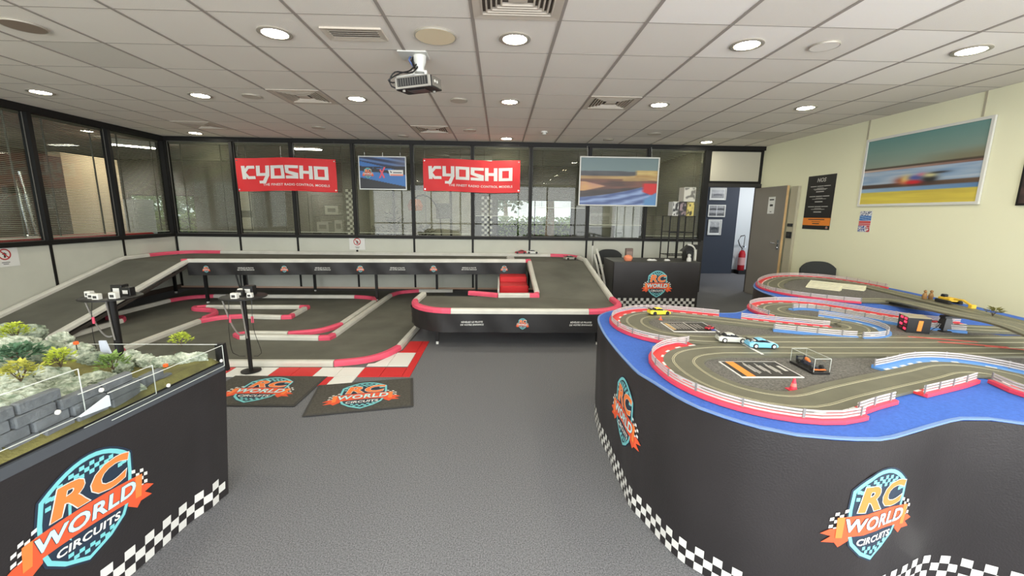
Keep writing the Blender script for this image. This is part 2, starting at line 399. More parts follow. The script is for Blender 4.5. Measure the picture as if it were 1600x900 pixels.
hm.lathe([(.0,0),(.022,0),(.022,.01),(0,.01)], dpt(DL-.065,.965,.03), 12); hm.build('door_handle', CHROME, dr, smooth=True)
sg = dbox(MB(), .42, .60, 1.56, 1.86, .0205, .0225); sgo = sg.build('notice_sheet', WHITEP, dr)
pm = plane(dpt(.51, 1.71, .0225), dd, (0,0,1), nn); ink = MB()
ink.add([pm(-.045,.0,.001), pm(-.02,.03,.001), pm(-.02,.018,.001), pm(.045,.018,.001), pm(.045,-.018,.001), pm(-.02,-.018,.001), pm(-.02,-.03,.001)], [(0,1,2,3,4,5,6)])
for (u, v, w, h) in ((0,.1,.12,.022), (0,-.115,.05,.012)): ink.quad(pm(u-w/2,v-h/2,.001), pm(u+w/2,v-h/2,.001), pm(u+w/2,v+h/2,.001), pm(u-w/2,v+h/2,.001))
ink.build('printed_arrow', M('dark_ink', (52,52,50), .6), sgo)
# ------------------------------------------------------------------ beyond the glass: corridor, next room, outside
DARKW = M('dark_wall', (84,84,79), .8); SLATEW = M('slate_blue_wall', (52,58,70), .75); PALEW = M('pale_wall', (208,214,218), .8)
YF = 12.0
wf = MB()
xs = [(-14,-10.3), (-8.5,-.1), (2.05,10)]
for a, b in xs: wf.box((a, YF, 0), (b, YF+.15, 2.9))
for a, b in ((-10.3,-8.5), (-.1,2.05)): wf.box((a, YF, 0), (b, YF+.15, .85)); wf.box((a, YF, 1.9), (b, YF+.15, 2.9))
struct(wf.build('wall_far', DARKW), 'dark far wall of the next room with two low windows')
struct(MB().box((-11.2, 3.0, 0), (-11.05, YF, 2.9)).build('wall_corridor', M('maroon_grey_wall', (104,84,80), .8)), 'brownish wall on the far side of the left corridor')
for i, (a, b) in enumerate(((-10.3,-8.5), (-.1,2.05))):
    w = thing('window_%d' % (20+i), 'low outer window with a hedge outside seen through the '+('left corner' if i == 0 else 'middle')+' glass', None, (a, YF, .85), None, 'structure')
    MB().box((a, YF+.06, .85), (b, YF+.066, 1.9)).build('pane', GLASS, w)
    fr = MB(); fr.box((a, YF+.04, .85), (b, YF+.09, .88)); fr.box((a, YF+.04, 1.87), (b, YF+.09, 1.9))
    for x in (a, (a+b)/2, b-.03): fr.box((x, YF+.04, .85), (x+.03, YF+.09, 1.9))
    fr.build('frame', FRAME, w)
sw = MB().box((4.2, 10.8, 0), (6.17, 10.92, 2.9)).build('wall_slate', SLATEW); struct(sw, 'slate blue wall beyond the doorway with three framed pictures')
struct(MB().box((6.17, 10.95, 0), (9.5, 11.05, 2.9)).build('wall_white', PALEW), 'white wall beyond the doorway with a fire extinguisher')
struct(MB().box((6.17, 10.92, 0), (9.0, 10.95, .1)).build('baseboard_white', M('black_skirting', (32,32,34), .6)), 'black skirting under the white wall beyond the doorway')
struct(MB().box((8.9, 8.2, 0), (9.0, 10.92, 2.9)).build('wall_side', PALEW), 'white side wall of the passage')
struct(MB().box((4.1, 8.9, 0), (4.2, 10.92, 2.9)).build('wall_divider', DARKW), 'dark dividing wall beside the passage')
pl = bpy.data.lights.new('passage_lamp', 'AREA'); pl.shape = 'DISK'; pl.size = .3; pl.energy = 26; pl.color = (1, .98, .96)
po = bpy.data.objects.new('passage_lamp', pl); COL.objects.link(po); po.location = (6.6, 9.7, 2.78)
# three framed pictures on the slate wall
def framed(name, label, o, U, N, w, h, fn, fw=.03, nx=40, ny=28, fmat=None, mount=.0, group=None, cat='picture'):
    o, U, N = Vector(o), Vector(U), Vector(N); V = Vector((0,0,1)); mf = plane(o, U, V, N)
    t = thing(name, label, cat, tuple(mf(0,-h/2,0)), group)
    def slab(a, b, c, d, d0, d1, mb):
        mb.add([mf(a,b,d0), mf(c,b,d0), mf(c,d,d0), mf(a,d,d0), mf(a,b,d1), mf(c,b,d1), mf(c,d,d1), mf(a,d,d1)],
            [(3,2,1,0),(4,5,6,7),(0,1,5,4),(1,2,6,5),(2,3,7,6),(3,0,4,7)]); return mb
    W, H = w/2, h/2
    slab(-W+.002, -H+.002, W-.002, H-.002, .002, .012, MB()).build('backing', WHITEP, t)
    f = MB()
    for a, b, c, d in ((-W,-H,W,-H+fw), (-W,H-fw,W,H), (-W,-H+fw,-W+fw,H-fw), (W-fw,-H+fw,W,H-fw)): slab(a,b,c,d,.002,.024,f)
    f.build('frame', fmat or WHITE, t)
    print_grid('print', mf, w-2*fw-2*mount, h-2*fw-2*mount, nx, ny, fn, t, .0135)
    return t
def grey_scene(seed, dark=60, light=190):
    def fn(u, v):
        n = noise.noise(Vector((u*4+seed, v*3, seed)))*.6+noise.noise(Vector((u*11, v*9+seed, 3)))*.4
        sky = step(v, .45, .6)
        g = mix((dark+30,)*3, (light,)*3, sky*.8+n*.5)
        car = abs(u-.5) < .33 and abs(v-.33-.08*math.cos((u-.5)*4)) < .1
        return (dark, dark, dark+4) if car else g
    return fn
framed('framed_picture', 'grey car picture in a white frame, topmost of three on the slate wall', (5.60,10.8,2.07), (1,0,0), (0,-1,0), .43, .31, grey_scene(1, 110, 200), .02, mount=.03, group='framed pictures beyond the doorway')
def four(u, v):
    if abs(u-.5) < .025 or abs(v-.5) < .035: return (225,226,230)
    return grey_scene(3+int(u*2)+2*int(v*2), 60, 165)((u*2)%1, (v*2)%1)
framed('framed_picture', 'white framed sheet of four grey photos, middle one on the slate wall', (5.61,10.8,1.64), (1,0,0), (0,-1,0), .45, .31, four, .025, group='framed pictures beyond the doorway')
framed('framed_picture', 'upright white framed car photo, lowest of three on the slate wall', (5.595,10.8,1.22), (1,0,0), (0,-1,0), .36, .40, grey_scene(9, 50, 190), .025, mount=.03, group='framed pictures beyond the doorway')
# fire extinguisher
ex = thing('fire_extinguisher', 'red fire extinguisher standing against the white wall beyond the doorway', 'extinguisher', (6.40,10.78,.1))
c = (6.40,10.78,.1)
MB().lathe([(.0,0),(.075,0),(.085,.02),(.085,.42),(.06,.5),(.03,.53),(0,.53)], c, 20).build('cylinder', M('extinguisher_red', (190,28,40), .35), ex, smooth=True)
MB().lathe([(.0865,.14),(.0865,.34)], c, 20).build('label_band', M('label_pink', (226,170,170), .6), ex)
hs = MB(); hs.tube([Vector(c)+Vector((0,0,.55)), Vector(c)+Vector((-.09,0,.66)), Vector(c)+Vector((-.14,0,.78)), Vector(c)+Vector((-.08,0,.9)), Vector(c)+Vector((.02,0,.92))], .012, 8); hs.build('hose', BLACKP, ex, smooth=True)
vm = MB(); vm.lathe([(0,.53),(.03,.53),(.03,.6),(0,.6)], c, 12); vm.cbox((6.40,10.74,.73), (.03,.14,.03)); vm.tube([(6.42,10.78,.7),(6.44,10.8,1.0)], .01, 6); vm.build('valve', CHROME, ex)
MB().box((6.3,10.68,0),(6.5,10.9,.1)).build('stand', BLACK, ex)
# corridor on the left
struct(MB().box((-8.2,8.02,0),(-7.95,9.15,2.5)).build('wall_beige', M('beige_panel', (226,204,172), .8)), 'beige wall block seen through the left partition')
dv = MB().box((-8.05,7.72,0),(-7.95,8.02,2.4)); struct(dv.build('trim_3', M('umber_trim', (82,70,64), .7)), 'dark brown upright beside the beige wall block')
REDG = M('red_gloss', (200,36,44), .4)
rc = thing('red_counter', 'long low red counter behind the left partition', 'counter', (-6.75,6.3,0))
MB().bbox((-7.1,4.6,0),(-6.55,8.0,1.0), .02).build('body', M('dark_grey_laminate', (74,72,72), .6), rc)
MB().bbox((-7.15,4.55,1.0),(-6.5,8.05,1.075), .015).build('top', REDG, rc)
ps = thing('metal_stand', 'chrome twin pole stand on the red counter behind the left glass', 'stand', (-7.0,6.45,1.075))
MB().tube([(-7.0,6.42,1.08),(-7.0,6.36,1.96)], .022, 10).build('pole', CHROME, ps, smooth=True)
MB().tube([(-7.0,6.52,1.075),(-7.0,6.44,2.02)], .026, 10).build('pole', CHROME, ps, smooth=True)
MB().tube([(-7.0,6.38,1.72),(-6.98,6.2,1.66),(-6.95,6.02,1.5)], .014, 8).build('arm', CHROME, ps, smooth=True)
MB().lathe([(0,0),(.12,0),(.12,.02),(.05,.04),(0,.04)], (-7.0,6.47,1.075), 16).build('base', CHROME, ps)
MB().bbox((-7.06,6.22,1.7),(-6.98,6.36,1.82), .01).build('clamp', BLACKP, ps)
ob = thing('orange_sign', 'orange panel hanging behind the left glass at the picture edge', 'sign', (-7.4,6.15,1.6))
MB().bbox((-7.45,5.9,1.62),(-7.4,6.42,1.95), .01).build('panel', M('orange_panel', (226,110,50), .5), ob)
MB().tube([(-7.42,6.1,1.95),(-7.42,6.1,2.83)], .006, 6).build('hanger', BLACK, ob); MB().bbox((-7.46,5.7,2.0),(-7.41,6.25,2.55), .02).build('red_panel', REDG, ob)
fb = thing('white_cabinet', 'pale grey upright cabinet by the low window behind the left corner', 'cabinet', (-9.75,11.4,0))
MB().bbox((-10.05,11.1,0),(-9.35,11.7,1.75), .02).build('body', M('pale_cabinet', (190,192,196), .5), fb)
MB().bbox((-10.0,11.08,.95),(-9.4,11.1,1.7), .005).build('door', M('cabinet_door', (204,206,210), .5), fb)
MB().bbox((-10.0,11.08,.1),(-9.4,11.1,.9), .005).build('door', MATS['cabinet_door'], fb)
MB().tube([(-9.45,11.06,1.0),(-9.45,11.06,1.3)], .01, 6).build('handle', CHROME, fb)
def strip_light(label, a, b, w):
    a, b = Vector(a), Vector(b); t = thing('ceiling_strip_light', label, 'ceiling light', tuple((a+b)/2), 'strip lights in the next rooms')
    d = (b-a).normalized(); n = Vector((-d.y, d.x, 0))*w/2; z = Vector((0,0,1))
    h = MB(); h.add([a-n, b-n, b+n, a+n, a-n+z*.11, b-n+z*.11, b+n+z*.11, a+n+z*.11], [(3,2,1,0),(4,5,6,7),(0,1,5,4),(1,2,6,5),(2,3,7,6),(3,0,4,7)]); h.build('housing', WHITE, t)
    n2 = n*.85; z2 = Vector((0,0,-.008))
    g = MB(); g.add([a-n2, b-n2, b+n2, a+n2, a-n2+z2, b-n2+z2, b+n2+z2, a+n2+z2], [(3,2,1,0),(4,5,6,7),(0,1,5,4),(1,2,6,5),(2,3,7,6),(3,0,4,7)]); g.build('tube', M('strip_glow', (255,252,244), .5, emit=STRIP), t)
strip_light('bright strip light behind the left glass near the corner', (-7.5,8.5,2.72), (-6.9,9.1,2.72), .22)
strip_light('short strip light behind the glass above the first red banner', (-4.1,8.7,2.72), (-3.6,8.75,2.72), .18)
strip_light('added strip light deep in the next room behind the second red banner', (-1.2,10.2,2.72), (-.2,10.2,2.72), .2)  # extra fitting, added to brighten the next room
strip_light('added strip light deep in the next room behind the framed track picture', (2.0,10.0,2.72), (3.0,10.0,2.72), .2)  # another added fitting that lifts the next room
strip_light('added strip light in the corridor behind the beige wall block', (-9.6,7.4,2.72), (-9.6,8.4,2.72), .2)  # added so the corridor gets more light
# next room contents
PW = M('reflection_grey_cream', (170,168,150), .8, noise_=(4, .18))
nr = thing('reflection_panel', 'pale mottled panel standing in for a window reflection below the blue board', 'reflection panel', (-2.15,11.6,0))  # panel stands in for a reflection of windows in the glass
MB().bbox((-3.55,11.6,0),(-.75,11.7,2.1), .01).build('board', PW, nr)
for x in (-2.9, -1.35): MB().box((x-.03,11.57,0),(x+.03,11.6,2.1)).build('upright', FRAME, nr)
MB().bbox((-1.75,11.55,1.35),(-1.35,11.6,1.75), .01).build('notice', M('notice_grey', (92,92,88), .6), nr)
ar = thing('arch_lamp', 'tall arched lamp with an orange shade in the next room', 'lamp', (-1.9,11.0,0))
pth = [Vector((-1.55-.45*(1-math.cos(a))*1.0, 11.0, 1.15+.8*math.sin(a))) for a in [k*math.pi/12 for k in range(13)]]
MB().tube([(-1.5,11,0),(-1.53,11,.8)]+pth[:10], .018, 8).build('arc_pole', BLACK, ar, smooth=True)
MB().lathe([(.05,0),(.16,.0),(.2,.12),(.13,.28),(.02,.3)], (-2.2,11,1.55), 16).build('shade', M('orange_shade', (214,126,70), .6), ar, smooth=True)
MB().lathe([(0,0),(.18,0),(.18,.03),(0,.04)], (-1.5,11,0), 20).build('foot', BLACK, ar)
LEAFD = M('dark_leaf', (44,48,38), .8)
def leaf_bush(name, label, c, r, h, n, mat, stem=None, group=None, cat='plant', lw=.3):
    t = thing(name, label, cat, tuple(c), group); mb = MB(); c = Vector(c)
    for i in range(n):
        a = random.uniform(0, 6.283); e = random.uniform(-.2, 1.4); rr = r*random.uniform(.35, 1.)
        p = c+Vector((math.cos(a)*math.cos(e)*rr, math.sin(a)*math.cos(e)*rr, h*.35+math.sin(e)*h*.6*random.uniform(.5,1)))
        L = r*lw*random.uniform(.7, 1.3); d = Vector((math.cos(a+random.uniform(-.8,.8)), math.sin(a+random.uniform(-.8,.8)), random.uniform(-.1,.9))).normalized()
        s = d.cross(Vector((0,0,1)))
        if s.length < .1: s = Vector((1,0,0))
        s = s.normalized()*L*.28; k = s.cross(d).normalized()*L*.06
        mb.add([p, p+d*L*.5+s+k, p+d*L, p+d*L*.5-s+k, p+d*L*.5-k], [(0,1,4),(1,2,4),(2,3,4),(3,0,4)])
    mb.build('foliage', mat, t, kind='stuff')
    st = MB(); 
    for i in range(5):
        a = i*1.256; st.tube([c, c+Vector((math.cos(a)*r*.25, math.sin(a)*r*.25, h*.35)), c+Vector((math.cos(a)*r*.5, math.sin(a)*r*.5, h*.7))], [r*.04, r*.03, r*.012], 5)
    st.build('stem', stem or M('stem_brown', (74,60,44), .9), t)
    return t
for lb, x, y, h in (('left of the arched lamp', -2.65, 10.5, 1.7), ('under the arched lamp', -1.85, 10.4, 1.35), ('at the left end of the reflection panel', -3.3, 11.15, 1.2)):  # dark plants modelled for silhouettes within that reflection
    leaf_bush('silhouette_plant', 'dark leafy plant modelled for a reflected silhouette '+lb, (x, y, 0), .29, h, 160, LEAFD, group='dark plants for reflected silhouettes', lw=.5)
def check_banner(label, x, y, z0, z1, w):
    t = thing('checkered_banner', label, 'banner', (x, y, z0), 'checkered banners in the next room')
    MB().bbox((x-w/2, y, z0), (x+w/2, y+.012, z1), .003).build('cloth', BLACK, t); k = MB(); n = 4; q = w/n; r = int((z1-z0)/q)
    for i in range(n):
        for j in range(r):
            if (i+j) % 2 == 0: k.quad((x-w/2+i*q, y-.001, z0+j*q), (x-w/2+(i+1)*q, y-.001, z0+j*q), (x-w/2+(i+1)*q, y-.001, z0+(j+1)*q), (x-w/2+i*q, y-.001, z0+(j+1)*q))
    k.build('checks', WHITEP, t)
    MB().tube([(x, y+.02, 0), (x, y+.02, z1)], .012, 6).build('pole', BLACK, t); MB().lathe([(0,0),(.15,0),(.15,.02),(0,.03)], (x, y+.02, 0), 14).build('foot', BLACK, t)
check_banner('narrow black and white checkered banner behind the glass right of the first red banner', -3.62, 10.4, .8, 2.05, .26)
check_banner('narrow black and white checkered banner behind the glass under the second red banner', -.33, 10.4, .8, 1.95, .26)
sr = thing('shelf_unit', 'dark shelf unit with pale items behind the first red banner', 'shelf', (-4.3,10.9,0))
for x in (-4.75, -3.95): MB().box((x-.02,10.8,0),(x+.02,11.2,1.9)).build('upright', BLACK, sr)
for z in (.5, .95, 1.4, 1.88): MB().box((-4.75,10.8,z),(-3.95,11.2,z+.03)).build('shelf', BLACK, sr)
for lb, x, z, w, h in (('left on the middle', -4.55, .98, .3, .26), ('right on the middle', -4.15, .98, .2, .3), ('alone on the upper', -4.3, 1.43, .34, .22)):
    t = thing('carton', 'pale carton standing '+lb+' shelf behind the first red banner', 'box', (x, 11.0, z), 'cartons on the dark shelf')
    MB().bbox((x-w/2,10.88,z),(x+w/2,11.12,z+h), .008).build('body', M('pale_carton', (176,174,166), .7), t); MB().box((x-w*.3,10.875,z+h*.3),(x+w*.3,10.88,z+h*.7)).build('label_patch', M('carton_label', (96,92,88), .7), t)
pc = thing('paper_rack', 'pale wall rack with papers behind the leftmost back window', 'rack', (-5.75,9.6,0))
MB().bbox((-5.95,9.6,1.0),(-5.5,9.66,1.95), .01).build('back_board', M('rack_grey', (120,120,112), .6), pc)
for z in (1.1, 1.5, 1.75): MB().bbox((-5.9,9.55,z),(-5.55,9.6,z+.24), .006).build('paper', M('paper_cream', (214,210,194), .7), pc)
MB().tube([(-5.72,9.63,0),(-5.72,9.63,1.0)], .02, 8).build('post', BLACK, pc)
wdr = thing('door_2', 'white panelled door in the next room behind the framed track picture', None, (3.75,11.95,0), None, 'structure')
MB().bbox((3.3,11.94,0),(4.0,11.99,2.05), .01).build('door_leaf', PALEW, wdr); MB().bbox((3.4,11.92,1.1),(3.9,11.94,1.9), .008).build('door_panel', PALEW, wdr); MB().tube([(3.36,11.92,1.0),(3.36,11.88,1.0),(3.48,11.88,1.0)], .012, 6).build('door_handle', CHROME, wdr)
wbd = thing('grey_board', 'grey board with two dark sheets on the far wall left of the white door', 'board', (2.85,11.95,1.2))
MB().bbox((2.5,11.95,1.15),(3.2,11.99,1.85), .008).build('board', M('board_grey', (150,150,146), .6), wbd)
for z in (1.25, 1.55): MB().bbox((2.58,11.935,z),(3.12,11.95,z+.22), .004).build('sheet', MATS['notice_grey'], wbd)
# outside
struct(MB().box((-16,12.3,-.2),(14,40,-.05)).build('ground_outside', M('lawn', (104,124,70), .95, noise_=(3, .3))), 'lawn outside the far windows')
LEAFH = M('hedge_leaf', (128,156,74), .8, noise_=(6, .35))
def hedge(label, x0, x1, y, h):
    t = thing('hedge', label, 'hedge', ((x0+x1)/2, y, -.05), 'hedges outside the far windows')
    MB().box((x0, y, -.05), (x1, y+.7, h-.12)).build('hedge_core', M('hedge_core', (64,82,40), .9), t); mb = MB()
    for i in range(2600):
        p = Vector((random.uniform(x0,x1), y-random.uniform(0,.12), random.uniform(0,h))) if i % 4 else Vector((random.uniform(x0,x1), y+random.uniform(-.1,.6), h-random.uniform(-.04,.12)))
        d = Vector((random.uniform(-1,1), random.uniform(-1,.2), random.uniform(-.4,1))).normalized()*.09; s = d.cross(Vector((0,1,.3))).normalized()*.035
        mb.add([p, p+d*.5+s, p+d, p+d*.5-s], [(0,1,2,3)])
    mb.build('hedge_leaves', LEAFH, t, kind='stuff')
hedge('sunlit clipped hedge outside the window behind the left corner', -14, -8, 15, 1.35)
hedge('sunlit clipped hedge outside the window left of the framed track picture', -2, 4.5, 15, 1.35)
def tree(label, x, y, r, zc, n, tr):
    t = thing('tree', label, 'tree', (x, y, -.05), 'trees outside the far windows')
    MB().tube([(x,y,-.05),(x+.05,y,zc*.5),(x,y,zc)], [tr, tr*.85, tr*.6], 10).build('trunk', M('bark', (150,118,92), .9, noise_=(9, .3)), t, smooth=True); mb = MB()
    for i in range(n):
        v = Vector((random.gauss(0,1), random.gauss(0,1), random.gauss(0,1))).normalized()*r*random.uniform(.5,1); p = Vector((x,y,zc+r*.4))+v
        d = Vector((random.uniform(-1,1), random.uniform(-1,1), random.uniform(-1,1))).normalized()*.2; s = d.cross(Vector((0,.7,.7))).normalized()*.08
        mb.add([p, p+d*.5+s, p+d, p+d*.5-s], [(0,1,2,3)])
    mb.build('crown', M('tree_leaf', (78,112,66), .8, noise_=(4, .3)), t, kind='stuff')
tree('tree with a thick pale trunk outside left of the framed track picture', 1.62, 14.0, 1.3, 2.9, 900, .17)
tree('leafy tree behind the hedge outside the left corner window', -11.2, 16.9, 1.0, 1.4, 900, .12)
tree('rounded tree behind the hedge outside the left corner window', -14.6, 19.0, 1.3, 1.5, 900, .12)
tree('pale leafy tree behind the hedge outside the middle window', .2, 17.5, 1.1, 2.2, 700, .12)
# ------------------------------------------------------------------ ceiling fixtures
GLOW = M('lamp_glow', (255,250,226), .5, emit=DOWNLIGHT); GLOWW = M('lamp_glow_warm', (255,232,190), .5, emit=DOWNLIGHT)
RING = M('lamp_ring', (176,170,158), .4, .3)
def downlight(label, k, j, glow=GLOW, dy=0):
    c = tile_c(k, j); c.y += dy
    t = thing('downlight', label, 'ceiling light', tuple(c-Vector((0,0,.012))), 'round lit downlights in the ceiling')
    MB().lathe([(.088,.0),(.118,.0),(.122,-.008),(.112,-.012),(.092,-.01),(.088,-.002)], c, 32).build('ring', RING, t, smooth=True)
    MB().lathe([(0,-.004),(.089,-.004),(.089,-.001),(0,-.001)], c, 32).build('diffuser', glow, t)
LIT = [('at the upper left beside the slot vent', -4, 0, GLOW), ('between the large ceiling diffuser and the beige speaker disc', -1, 0, GLOW), ('with a warm orange tint, right of the large ceiling diffuser', 2, 0, GLOWW), ('above the racing car picture on the right', 5, 0, GLOW),
       ('at the far left above the left partition', -10, 3, GLOW), ('left of the middle-left square vent', -7, 3, GLOW), ('just right of the middle-left square vent', -4, 3, GLOW), ('right of the projector in the middle row', -1, 3, GLOW),
       ('just right of the middle-right square vent', 2, 3, GLOW), ('above the black price poster', 5, 3, GLOW), ('in the back left corner', -10, 7, GLOW), ('above the right end of the second red banner', -1, 7, GLOW), ('beside the doorway panel', 5, 7, GLOW)]
for lb, k, j, g in LIT: downlight('round lit downlight '+lb, k, j, g, .08 if j == 7 else .02)
def tile_c2(x, y): return Vector((x, y, ZC))
for i, x in enumerate((-3.5,-1.7,.1,1.9,3.7)):  # unseen extra downlights, added to raise the room's brightness
    for j, y in enumerate((1.62, -.2, -2.0)):
        c = Vector((x, y, ZC)); t = thing('downlight', 'added round lit downlight behind the viewer, '+('first','second','third')[j]+' row back, '+('far left','left','centre','right','far right')[i], 'ceiling light', (x, y, ZC-.012), 'added downlights behind the viewer')
        MB().lathe([(.088,.0),(.118,.0),(.122,-.008),(.112,-.012),(.092,-.01),(.088,-.002)], c, 24).build('ring', RING, t, smooth=True); MB().lathe([(0,-.004),(.089,-.004),(.089,-.001),(0,-.001)], c, 24).build('diffuser', GLOW, t)
DISC = M('unlit_disc', (196,188,174), .6); DISCB = M('beige_disc', (232,216,184), .6)
def disc(name, label, cat, c, r, mat, group='round unlit discs in the ceiling'):
    t = thing(name, label, cat, tuple(Vector(c)-Vector((0,0,.014))), group)
    MB().lathe([(r*.94,0),(r,0),(r*1.03,-.006),(r*1.0,-.014),(r*.93,-.01)], c, 36).build('rim', RING, t, smooth=True)
    MB().lathe([(r*.95,-.013),(r*.95,-.001)], c, 36).build('grille', mat, t)
disc('ceiling_speaker', 'large round beige speaker disc in front of the projector', 'speaker', tile_c(-2, 0), .155, DISCB, 'ceiling speakers')
disc('ceiling_speaker', 'round brown speaker disc in the upper left corner', 'speaker', tile_c(-7, 0), .125, M('brown_disc', (138,122,108), .6), 'ceiling speakers')
for lb, k, j, r in (('between the two right downlights of the front row', 3, 0, .1), ('behind the projector', -2, 3, .1), ('left of the middle-left square vent', -6, 3, .1), ('near the back above the framed track picture', 3, 6, .1), ('near the back above the second red banner', -2, 6, .1), ('near the back above the first red banner', -6, 6, .1), ('close to the back partition above the blue board', -4, 7, .09), ('close to the back partition above the framed track picture', 2, 7, .09)):
    disc('blank_disc', 'round unlit ceiling disc '+lb, 'disc', tile_c(k, j), r, TILE[0] if k == 3 and j == 0 else DISC)
sd = thing('smoke_detector', 'small white smoke detector near the back of the ceiling', 'smoke detector', tuple(tile_c(0, 6)-Vector((0,0,.05))))
MB().lathe([(.0,0),(.055,0),(.055,-.02),(.04,-.024),(0,-.024)], tile_c(0, 6), 24).build('base', WHITE, sd, smooth=True)
MB().lathe([(.03,-.024),(.034,-.04),(.02,-.05),(0,-.05)], tile_c(0, 6), 24).build('sensor', M('sensor_white', (220,220,214), .5), sd, smooth=True)
VM = M('vent_metal', (196,186,172), .5); VD = M('vent_dark', (92,84,76), .7)
def diffuser(label, k, j):
    c = tile_c(k, j); t = thing('square_vent', label, 'air vent', tuple(c-Vector((0,0,.01))), 'square four-way ceiling vents')
    MB().box((c.x-.29,c.y-.29,ZC+.015),(c.x+.29,c.y+.29,ZC+.021)).build('backing', VD, t)
    fr = MB()
    for a, b in ((.29,.235),): fr.sweep([(c.x-a+.027,c.y-a+.027,ZC),(c.x+a-.027,c.y-a+.027,ZC),(c.x+a-.027,c.y+a-.027,ZC),(c.x-a+.027,c.y+a-.027,ZC)], [(-.027,.0),(.027,.0),(.027,-.008),(-.027,-.004)], True)
    fr.build('frame', VM, t)
    for a in (.232, .2, .168, .136, .104):
        MB().sweep([(c.x-a,c.y-a,ZC),(c.x+a,c.y-a,ZC),(c.x+a,c.y+a,ZC),(c.x-a,c.y+a,ZC)], [(-.006,.012),(.0,.013),(.006,-.006),(-.004,-.008)], True).build('louvre', VM, t)
    MB().box((c.x-.06,c.y-.06,ZC-.006),(c.x+.06,c.y+.06,ZC-.001)).build('centre_plate', VM, t)
for lb, k, j in (('large at the top centre edge of the picture', -1, -1), ('in the middle row left of the projector', -5, 3), ('in the middle row above the framed track picture', 1, 3), ('near the back between the red banners', -3, 6), ('near the back left corner', -9, 6)):
    diffuser('square stepped ceiling vent '+lb, k, j)
c = tile_c(-3, 0); sv = thing('slot_vent', 'long rectangular slot vent in the ceiling left of the beige disc', 'air vent', tuple(c-Vector((0,0,.012))))
MB().box((c.x-.19,c.y-.075,ZC-.002),(c.x+.19,c.y+.075,ZC+.003)).build('backing', VD, sv)
MB().sweep([(c.x-.2,c.y-.085,ZC),(c.x+.2,c.y-.085,ZC),(c.x+.2,c.y+.085,ZC),(c.x-.2,c.y+.085,ZC)], [(-.022,.0),(.022,.0),(.022,-.012),(-.022,-.006)], True).build('frame', VM, sv)
for i in range(4):
    y = c.y-.05+i*.033; MB().add([(c.x-.18,y-.012,ZC-.009),(c.x+.18,y-.012,ZC-.009),(c.x+.18,y+.012,ZC-.003),(c.x-.18,y+.012,ZC-.003),(c.x-.18,y-.012,ZC-.011),(c.x+.18,y-.012,ZC-.011),(c.x+.18,y+.012,ZC-.005),(c.x-.18,y+.012,ZC-.005)], [(0,1,2,3),(7,6,5,4),(0,4,5,1),(2,6,7,3),(1,5,6,2),(3,7,4,0)]).build('slat', VM, sv)
# projector on its ceiling mount
pj = thing('projector', 'black projector hanging from the ceiling on a white mount with looping cables', 'projector', (-.70,3.80,2.5))
MB().bbox((-.86,3.72,ZC-.012),(-.62,3.92,ZC), .004).build('ceiling_plate', WHITE, pj)
MB().lathe([(.055,ZC-.005),(.05,ZC-.06),(.034,ZC-.1),(.034,ZC-.13),(.05,ZC-.13),(.05,ZC-.145),(.03,ZC-.15)], (-.69,3.82,0), 20).build('mount_pole', WHITE, pj, smooth=True)
yk = MB(); yk.cbox((-.69,3.82,ZC-.17), (.13,.05,.025)); yk.cbox((-.64,3.82,ZC-.16), (.02,.06,.06)); yk.cbox((-.74,3.82,ZC-.16), (.02,.06,.06)); yk.build('yoke', WHITE, pj)
R_ = Matrix.Translation((-.70,3.80,2.575)) @ Matrix.Rotation(math.radians(-14), 4, 'Z') @ Matrix.Rotation(math.radians(6), 4, 'X') @ Matrix.Rotation(math.radians(-3), 4, 'Y')
PG = M('projector_grey', (150,146,138), .45); PB = M('projector_black', (26,26,28), .5, spec=.3)
MB().bbox((-.16,-.12,-.05),(.16,.12,.045), .012).xf(R_).build('body', PB, pj)
fp = MB(); fp.bbox((-.158,-.128,-.045),(.158,-.119,.042), .004); fp.xf(R_).build('front_panel', PG, pj); MB().box((-.135,-.1295,-.03),(.135,-.1275,.034)).xf(R_).build('vent_field', M('vent_black', (24,24,25), .6), pj)
for i in range(12): MB().box((-.128+i*.0215,-.1315,-.026),(-.122+i*.0215,-.1296,.03)).xf(R_).build('vent_fin', M('fin_grey', (92,90,86), .5), pj)
MB().box((.158,-.1,-.04),(.163,.1,.035)).xf(R_).build('side_panel', M('projector_side', (112,108,102), .5), pj)
for y in (-.05, .0): MB().lathe([(0,0),(.012,0),(.012,.006),(0,.006)], (.163,y,.0), 10, axis='x').xf(R_).build('knob', WHITE, pj)
MB().bbox((-.08,-.07,-.055),(.08,.07,-.05), .004).xf(R_).build('lamp_cover', M('cover_grey', (48,50,54), .35), pj)
for x, y in ((-.1,-.09),(.1,.08)): MB().lathe([(0,-.065),(.012,-.065),(.012,-.05),(0,-.05)], (x,y,0), 10).xf(R_).build('foot', PG, pj)
cb = lambda pts, r=.006: MB().tube(catmull(pts, .02), r, 6)
cb([(-.70,3.80,2.72),(-.74,3.74,2.65),(-.80,3.70,2.635),(-.87,3.68,2.63),(-.92,3.70,2.58),(-.91,3.72,2.53),(-.86,3.73,2.52)]).build('cable', BLACKP, pj, smooth=True)
cb([(-.71,3.80,2.74),(-.76,3.73,2.66),(-.83,3.69,2.625),(-.93,3.69,2.57),(-.90,3.72,2.56),(-.86,3.72,2.57)]).build('cable', BLACKP, pj, smooth=True)
cb([(-.74,3.84,ZC-.01),(-.75,3.8,2.76),(-.73,3.79,2.70)], .01).build('cable', BLACKP, pj, smooth=True)
cb([(-.77,3.84,ZC-.012),(-.78,3.81,2.77),(-.74,3.80,2.71)], .007).build('blue_cable', M('blue_cable', (96,116,170), .5), pj, smooth=True)
